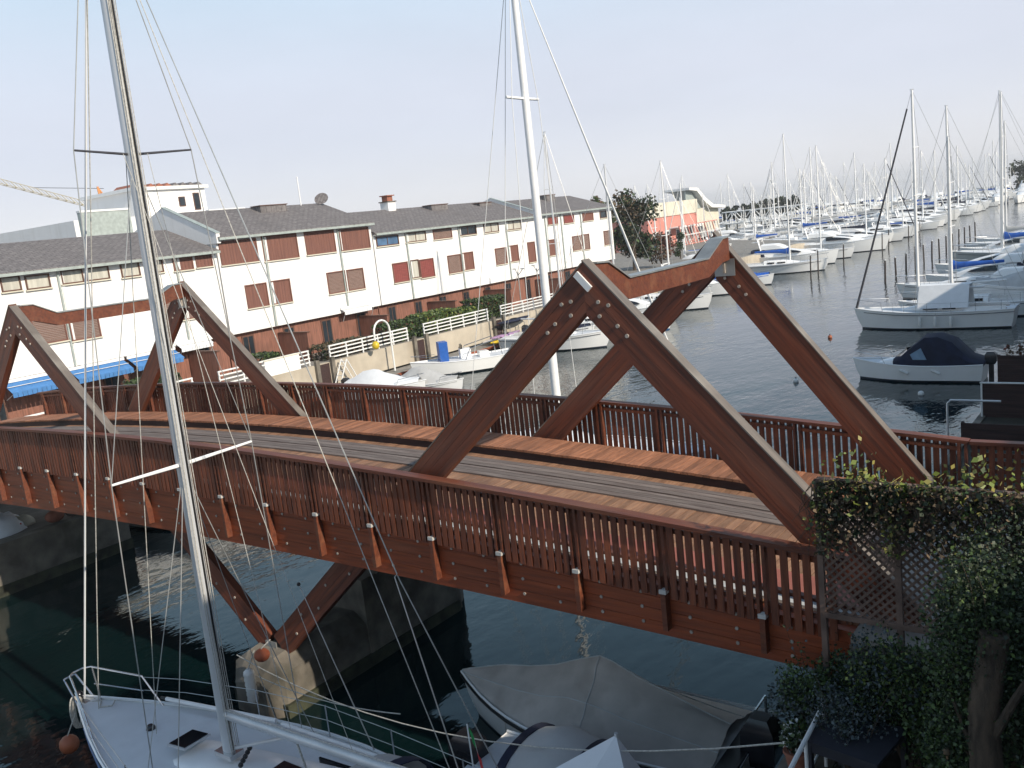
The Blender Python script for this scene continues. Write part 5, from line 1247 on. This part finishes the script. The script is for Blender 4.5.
# fender, red buoy on pier
q = aty(251, 686, -.95)
t = thing('fender', 'white ribbed fender hanging at the left of the pier nose', 'fender', (q.x, q.y, q.z))
k = MB(); k.loft([[(.12 * s_ * math.cos(a), .12 * s_ * math.sin(a), z) for a in [2 * PI * j / 10 for j in range(10)]] for z, s_ in [(-.36, .5)] + [(-.33 + i * .055, 1.0 if i % 2 else .88) for i in range(13)] + [(.38, .4)]], 'fender'); k.build('body', t)
k = MB(); k.tube([(0, 0, .38), (.1, .15, .75)], .012, 'rope', 4); k.build('cord', t)
q = aty(262, 655, -.9)
t = thing('buoy', 'faded red ball lashed to the pier nose below the struts', 'buoy', (q.x, q.y, q.z)); k = MB(); k.sphere((0, 0, 0), .16, 'rust', 12, 8, (1, 1, .85)); k.build('ball', t); k = MB(); k.tube([(0, 0, .13), (.15, .15, .3)], .012, 'rope', 4); k.build('cord', t)

# rubbish heap on the left wall
t = thing('tarpaulin_heap', 'crumpled pale tarpaulin heaped on the left quay beside the bridge', 'tarpaulin', (-14.95, 1.1, 1.55))
rn = random.Random(9); k = MB()
for (cx, cy, r_, m) in ((0, 0, .55, 'sheet'), (-.6, -.5, .45, 'greysheet'), (-.2, .7, .35, 'cream'), (-.7, .3, .5, 'sheet')):
    rings = []
    for i in range(1, 7):
        tt = PI / 2 * i / 6; rings.append([(cx + r_ * math.sin(tt) * math.cos(2 * PI * j / 12) * rn.uniform(.85, 1.15), cy + 1.3 * r_ * math.sin(tt) * math.sin(2 * PI * j / 12) * rn.uniform(.85, 1.15), max(.01, r_ * 1.05 * math.cos(tt) * rn.uniform(.85, 1.1))) for j in range(12)])
    k.loft(rings, m)
k.build('sheet', t)
k = MB(); k.tube([(.4, -.8, .1), (.1, -.2, .5), (.3, .5, .2)], .03, 'red', 6); k.build('red_strap', t)
q = (-14.3, .9)
for i, (x, y, m, lb) in enumerate([(-14.25, 2.5, 'terrapot', 'rounded brown stone pot on the left quay beneath the bridge beam'), (-14.2, 3.15, 'rock', 'pale boulder on the left quay by the tarpaulin heap'), (-14.1, 3.75, 'rock', 'second boulder on the left quay, close to the wall end')]):
    t = thing('boulder', lb, 'stone', (x, y, 1.6)); k = MB(); k.sphere((0, 0, .16), .26, m, 10, 7, (1, 1.2, .8)); k.build('stone', t)

# ------------------------------------------------------------------ right bank: trellis, vine, shrubs, table, fences
TX0, TX1, TY0 = 12.1, 15.6, -.72
t = thing('trellis', 'grey brown diagonal lattice trellis fixed beside the bridge end', 'trellis', (0, TY0, 0)); 
zb0, zt0 = 4.42, 6.12
k = MB()
for x in (TX0, 13.0, 14.2, TX1): k.box(x - .035, x + .035, -.035, .035, zb0 - .9, zt0 + .02, 'lattice')
k.box(TX0, TX1, -.04, .04, zb0 - .04, zb0 + .03, 'lattice'); k.box(TX0, TX1, -.045, .045, zt0, zt0 + .05, 'lattice'); k.build('frame', t)
k = MB(); sp_ = .105; Hh = zt0 - zb0
n = int((TX1 - TX0 + Hh) / sp_)
for i in range(n):
    for s in (0, 1):
        a = TX0 - Hh + i * sp_ if s == 0 else TX0 + i * sp_
        if s == 0: p0 = (a, 0.0); p1 = (a + Hh, Hh)
        else: p0 = (a, 0.0); p1 = (a - Hh, Hh)
        (xa, za), (xb, zb_2) = p0, p1
        lo = max(0, (TX0 - xa) / (xb - xa), ) if xb > xa else max(0, (TX1 - xa) / (xb - xa)) if xa > TX1 else 0
        hi_ = min(1, (TX1 - xa) / (xb - xa)) if xb > xa else min(1, (TX0 - xa) / (xb - xa))
        if hi_ - lo < .02: continue
        A = (xa + (xb - xa) * lo, -.012 + .012 * s * 2, zb0 + za + (zb_2 - za) * lo); B_ = (xa + (xb - xa) * hi_, -.012 + .012 * s * 2, zb0 + za + (zb_2 - za) * hi_)
        k.bar(A, B_, .01, .03, 'lattice', up=(0, 0, 1))
k.build('lattice', t)
# vine
rn = random.Random(12)
t = thing('climbing_vine', 'straggly half dry climbing plant covering the upper trellis', 'vine', (13.55, TY0 - .08, 0))
k = MB()
for i in range(330):
    x = rn.uniform(-1.5, 2.0); z = zt0 + rn.uniform(-.25, .08); pts = [(x, rn.uniform(-.06, .05), z)]
    for j in range(rn.randint(4, 9)):
        x += rn.gauss(0, .07); z -= rn.uniform(.02, .14); pts.append((x, rn.uniform(-.12, .04), z))
    k.tube(pts, .006, 'bark', 4, .003)
for i in range(30):
    x = rn.uniform(-1.4, 2.0); pts = [(x, 0, zt0)]; z = zt0
    for j in range(5): x += rn.gauss(0, .09); z += rn.uniform(-.02, .07); pts.append((x, rn.uniform(-.2, .15), z))
    k.tube(pts, .006, 'leafy' if i % 3 == 0 else 'bark', 4, .003)
k.build('stems', t)
k = MB()
for i in range(6500):
    x = rn.uniform(-1.45, 2.0); d = rn.random() ** 1.3 * 1.0; z = zt0 + .05 - d * (1.0 + .35 * math.sin(x * 3) + .25 * x)
    if rn.random() < .25 * d: continue
    k.leaf((x, rn.uniform(-.14, .10), z), .05, rn.choice(['leafb', 'leafb', 'leafb', 'leafd', 'leafd', 'leafd']), rn)
for i in range(750):
    x = rn.choice([rn.uniform(-1.3, 1.8), rn.gauss(.1, .35), rn.gauss(-.9, .2), rn.gauss(1.0, .25)]); z = zt0 + rn.gauss(.05, .09) * (1.4 + .9 * math.sin(x * 4.1))
    k.leaf((x, rn.uniform(-.15, .18), z), .055, rn.choice(['leafl', 'leafy', 'leafm', 'leafl']), rn)
for i in range(700):
    x = rn.choice([.25, .25, -1.36, -.55]) + rn.gauss(0, .09); z = zt0 - rn.random() * (1.9 if x > 0 else .8); k.leaf((x, rn.uniform(-.12, 0), z), .05, rn.choice(['leafl', 'leafm', 'leafy', 'leafd']), rn)
k.build('leaves', t)
# shrubs below
def shrub(name, label, loc, rad, n, size, ms, seed, stems=6, top=1.0, cat='shrub'):
    rn = random.Random(seed); t = thing(name, label, cat, loc); k = MB(); cl = []
    for i in range(stems):
        a = rn.uniform(0, 2 * PI); e = (rad[0] * .6 * math.cos(a), rad[1] * .6 * math.sin(a), rad[2] * rn.uniform(.5, 1.2)); k.tube([(0, 0, 0), (e[0] * .4, e[1] * .4, e[2] * .5), e], .03, 'bark', 5, .008); cl.append(Vector(e))
    for i in range(4): cl.append(Vector((rn.uniform(-.5, .5) * rad[0], rn.uniform(-.5, .5) * rad[1], rn.uniform(.5, 1.3) * rad[2])))
    sh_l = []
    for i in range(22):
        a = rn.uniform(0, 2 * PI); e0 = Vector((rad[0] * .7 * math.cos(a), rad[1] * .7 * math.sin(a), rad[2] * rn.uniform(.7, 1.4))); d_ = Vector((math.cos(a) * .5, math.sin(a) * .5, rn.uniform(.5, 1.2))) * rn.uniform(.15, .42); k.tube([e0 * .7, e0, e0 + d_], .006, 'bark', 4, .002); sh_l.append((e0, d_))
    k.build('stem', t); k = MB()
    for i in range(n):
        c_ = cl[i % len(cl)]; d = Vector((rn.gauss(0, 1), rn.gauss(0, 1), rn.gauss(0, 1))).normalized() * rn.random() ** .4
        p_2 = c_ + Vector((d.x * rad[0], d.y * rad[1], d.z * rad[2] * .8)) * .5
        k.leaf(p_2, size, ms[int((i % len(cl)) / len(cl) * len(ms))] if rn.random() < .6 else rn.choice(ms), rn)
    for e0, d_ in sh_l:
        for q_ in range(9): k.leaf(e0 + d_ * rn.random() + Vector((rn.gauss(0, .03), rn.gauss(0, .03), rn.gauss(0, .03))), size * .9, rn.choice(ms), rn)
    k.build('leaves', t); return t
shrub('conifer_shrub', 'large dense dark bush at the right edge in front of the trellis', (14.3, -1.9, 2.7), (.85, .7, 2.25), 34000, .034, ['leafd', 'leafd', 'leafm', 'leafd'], 3, 9)
shrub('leafy_shrub', 'dark leafy shrub below the left end of the trellis', (12.15, -.95, 2.7), (.72, .5, .8), 7500, .04, ['leafd', 'leafg', 'leafd', 'leafm'], 4, 8)
shrub('leafy_shrub', 'shrub with light green tips under the middle of the trellis', (13.15, -1.05, 2.6), (.72, .45, 1.3), 10000, .038, ['leafm', 'leafl', 'leafd', 'leafd', 'leafg'], 5, 8)
shrub('lavender_bush', 'blue grey flowering bush above the dark table', (12.6, -1.5, 2.7), (.5, .4, .8), 3000, .032, ['leafg', 'leafg', 'leafd'], 6, 7)
shrub('leafy_shrub', 'low dark shrub beside the old trunk at lower right', (13.9, -1.25, 2.7), (.85, .5, 1.05), 8500, .04, ['leafd', 'leafm', 'leafd'], 8, 7)
# old trunk behind
t = thing('tree_trunk', 'thick grey trunk standing below the dark bush at the right edge', 'tree', (14.15, -2.45, 2.7)); k = MB(); k.tube([(0, 0, 0), (.03, 0, .9), (.0, .05, 1.8), (.1, .1, 2.6)], .17, 'bark', 10, .13); k.build('trunk', t)
k = MB(); k.tube([(.05, 0, 1.5), (.3, -.1, 2.1), (.5, -.05, 2.5)], .05, 'bark', 6, .02); k.tube([(-.02, 0, 1.2), (-.3, .1, 1.9)], .04, 'bark', 6, .015); k.build('limb', t)
q = aty(955, 700, -2.4)
t = thing('bare_plant', 'pale bare stem curving up from the ground left of the trunk', 'plant', (q.x - .02, -2.4, 2.7)); k = MB(); k.tube([(0, 0, 0), (.04, 0, .4), (-.02, 0, .9), (-.07, 0, 1.25)], .014, 'teak', 6, .01); k.build('stem', t); k = MB(); k.sphere((-.07, 0, 1.28), .04, 'leafb', 8, 6); k.build('bud', t)
# table
q = atz(858, 722, 3.45)
t = thing('garden_table', 'dark garden table at the bottom right terrace', 'table', (q.x + .05, q.y - .25, 2.7), -.15)
k = MB(); k.box(-.42, .42, -.42, .42, .70, .74, 'tabletop'); k.build('tabletop', t)
for sx in (-1, 1):
    for sy in (-1, 1): k = MB(); k.box(sx * .38 - .03, sx * .38 + .03, sy * .38 - .03, sy * .38 + .03, 0, .697, 'tabletop'); k.build('leg', t)
k = MB(); k.box(-.36, .36, -.4, -.37, .6, .697, 'tabletop'); k.build('apron', t); k = MB(); k.box(-.36, .36, .37, .4, .6, .697, 'tabletop'); k.build('apron', t)
# terrace rail
a = Vector((12.22, -1.25, 3.5)); b = Vector((12.32, -2.9, 3.5))
t = thing('terrace_rail', 'white peeling terrace rail slanting at the bottom right', 'railing', (0, 0, 0)); k = MB(); k.tube([a, b], .028, 'white_paint', 8); k.build('top_rail', t)
for u in (.03, .5, .97):
    p = a.lerp(b, u); k = MB(); k.tube([(p.x, p.y, 2.7), (p.x, p.y, 3.48)], .022, 'white_paint', 8); k.build('post', t)
k = MB(); k.tube([(a.x, a.y, 3.05), (b.x, b.y, 3.05)], .015, 'white_paint', 6); k.build('lower_rail', t)
# pots
def pot(px_, py_, z, lb, ms, s=1.0, seed=1):
    q = atz(px_, py_, z); t = thing('potted_plant', lb, 'plant', (q.x, q.y, z - .25), group='potted plants outside the terrace rail'); k = MB(); r_ = .15 * s
    k.loft([[(rr_ * math.cos(2 * PI * j / 14), rr_ * math.sin(2 * PI * j / 14), zz) for j in range(14)] for rr_, zz in ((r_ * .7, 0), (r_, .24 * s), (r_ * 1.1, .245 * s), (r_ * 1.1, .29 * s), (r_ * .9, .285 * s))], 'terrapot'); k.build('pot', t)
    rn = random.Random(seed); k = MB()
    for i in range(420): d = Vector((rn.gauss(0, 1), rn.gauss(0, 1), rn.gauss(0, 1))).normalized() * rn.random() ** .4; k.leaf((d.x * .2 * s, d.y * .2 * s, .46 * s + d.z * .2 * s), .06, rn.choice(ms), rn)
    k.build('leaves', t)
    k = MB(); k.tube([(0, 0, .25), (.02, .02, .5 * s)], .012, 'bark', 5); k.build('stem', t); return t
# planter shelf outside the rail
t = thing('planter_shelf', 'narrow dark ledge outside the terrace rail carrying pots', 'shelf', (0, 0, 0)); k = MB(); k.box(11.7, 12.28, -3.2, -.9, 2.62, 2.68, 'concrete'); k.build('board', t)
k = MB(); k.bar((12.28, -1.2, 2.2), (11.8, -1.2, 2.6), .05, .05, 'zinc'); k.bar((12.28, -2.6, 2.2), (11.8, -2.6, 2.6), .05, .05, 'zinc'); k.build('bracket', t)
pot(812, 728, 2.93, 'terracotta pot with dark leaves left of the terrace rail', ['leafd', 'leafm'], 1, 1)
pot(797, 752, 2.93, 'terracotta pot with white flecked plant at the bottom edge', ['leafm', 'leafd', 'fender', 'leafd', 'leafm'], 1, 2)
# dark fences along the right bank
def fence(name, label, x0, x1, y, z0, z1_):
    t = thing(name, label, 'fence', (0, y, 0), group='dark timber garden fences on the right bank'); k = MB(); n = max(3, int((z1_ - z0) / .16))
    for i in range(n): k.box(x0, x1, -.02, .02, z0 + (z1_ - z0) * i / n + .006, z0 + (z1_ - z0) * (i + 1) / n, 'darkwood')
    k.build('boards', t)
    xx_ = x0 + .05
    while xx_ < x1: k = MB(); k.box(xx_ - .05, xx_ + .05, .022, .10, z0 - .1, z1_ + .02, 'darkwood'); k.build('post', t); xx_ += 1.8
    return t
fence('garden_fence', 'dark brown timber fence right behind the far handrail at right', 9.85, 16, 20, .75, 1.62)
fence('garden_fence', 'taller dark brown fence, second step from the handrail', 9.85, 16, 23.6, .75, 2.15)
fence('garden_fence', 'third dark fence with a pale rail on the right edge', 9.85, 16, 27.2, .95, 2.5)
fence('garden_fence', 'farthest dark fence near the stern of the tarpaulin sailboat', 9.9, 16, 45.5, .95, 2.2)
t = thing('bank_wall', 'dark timber faced bank edge along the right gardens', 'wall', (9.86, 6.3, 0)); k = MB(); k.box(-.06, .12, 0, 100, -1, .93, 'darkwood'); k.build('facing', t); k = MB(); k.box(-.1, .13, 0, 100, .933, 1.0, 'concrete'); k.build('coping', t)
t = thing('handrail_tube', 'pale tubular handrail loop above the water left of the dark fences', 'railing', (0, 20.6, 0)); q = aty(947, 400, 20.6); q2 = aty(980, 398, 20.6)
k = MB(); k.tube([(q.x, 0, .2), (q.x, 0, q.z - .12), (q.x + .1, 0, q.z), (q2.x + .6, 0, q.z)], .035, 'alu', 7); k.build('loop', t); k = MB(); k.tube([(q.x, 0, -1), (q.x, 0, .2)], .05, 'pile', 7); k.build('stake', t)
q = aty(985, 390, 23.4); t = thing('pale_rail', 'thin pale rail across the top of the dark fence', 'railing', (0, 23.45, 0)); k = MB(); k.tube([(9.85, 0, 2.22), (16, 0, 2.22)], .03, 'white_paint', 6); k.build('rail', t); k = MB(); k.tube([(9.9, 0, 1.0), (9.9, 0, 2.22)], .03, 'white_paint', 6); k.tube([(13, 0, 1.0), (13, 0, 2.22)], .03, 'white_paint', 6); k.build('post', t)
shrub('bare_shrub', 'brown twiggy shrub between dark fences on the right edge', (10.6, 29.5, .95), (.9, .6, 1.0), 500, .12, ['leafb', 'leafr', 'leafb'], 15, 14)
t = thing('buoy', 'pale round float near the pale handrail loop at right', 'buoy', (6.2, 31.1, 0)); k = MB(); k.sphere((0, 0, .05), .14, 'fender', 10, 7); k.build('float', t)

# ------------------------------------------------------------------ houses on the right bank (behind and beside the camera; they shade the near water)
def rhouse(x0, x1, y0, y1, e, r, label):
    t = thing('row_house', label, 'house', (0, 0, 0), group='white row houses along the right bank')
    k = MB(); k.box(x0, x1, y0, y1, .5, e, 'wall'); k.build('wall', t)
    k = MB(); xm = (x0 + x1) / 2; k.prism([(x0 - .3, e + .003), (xm, r), (x1 + .3, e + .003)], 'y', y0 - .2, y1 + .2, 'roof'); k.build('roof', t)
    y = y0 + 1.2; 
    while y + 2 < y1:
        for z in (3.4, 7.2):
            k = MB(); k.box(x0 - .05, x0 - .003, y, y + 1.8, z, z + 1.7, 'frame'); o = k.build('window', t); k = MB(); k.box(x0 - .065, x0 - .052, y + .08, y + 1.72, z + .08, z + 1.62, 'glass'); k.build('pane', o)
        y += 3.6
rhouse(19.5, 24.3, -34, -3.75, 14.0, 15.4, 'white house the photograph is taken from, beside the bridge landing')
rhouse(16.6, 27, 7.5, 46, 10.3, 12.4, 'white house row beyond the bridge landing on the right bank')
rhouse(16.6, 27, 46.3, 84, 10.0, 12.2, 'far white house row on the right bank')
rhouse(24.5, 33, -8, 7, 11.7, 12.0, 'unseen white house added behind the bridge landing to shade it')  # added out of view, height chosen to shade landing, trellis and bushes

# ------------------------------------------------------------------ sea haze
hm = bpy.data.materials.new('sea_haze'); hm.use_nodes = True; hn = hm.node_tree
for n_ in list(hn.nodes):
    if n_.type != 'OUTPUT_MATERIAL': hn.nodes.remove(n_)
pv = hn.nodes.new('ShaderNodeVolumePrincipled'); pv.inputs['Color'].default_value = (.97, .98, 1.0, 1); pv.inputs['Density'].default_value = 0.0003; pv.inputs['Anisotropy'].default_value = 0.0
hn.links.new(pv.outputs[0], [n_ for n_ in hn.nodes if n_.type == 'OUTPUT_MATERIAL'][0].inputs['Volume'])
M['haze'] = hm
k = MB(); k.box(-5100, 2600, -400, 5300, -2, 34, 'haze'); o = k.build('haze'); o['kind'] = 'stuff'; o['label'] = 'thin pale sea haze over the whole marina'
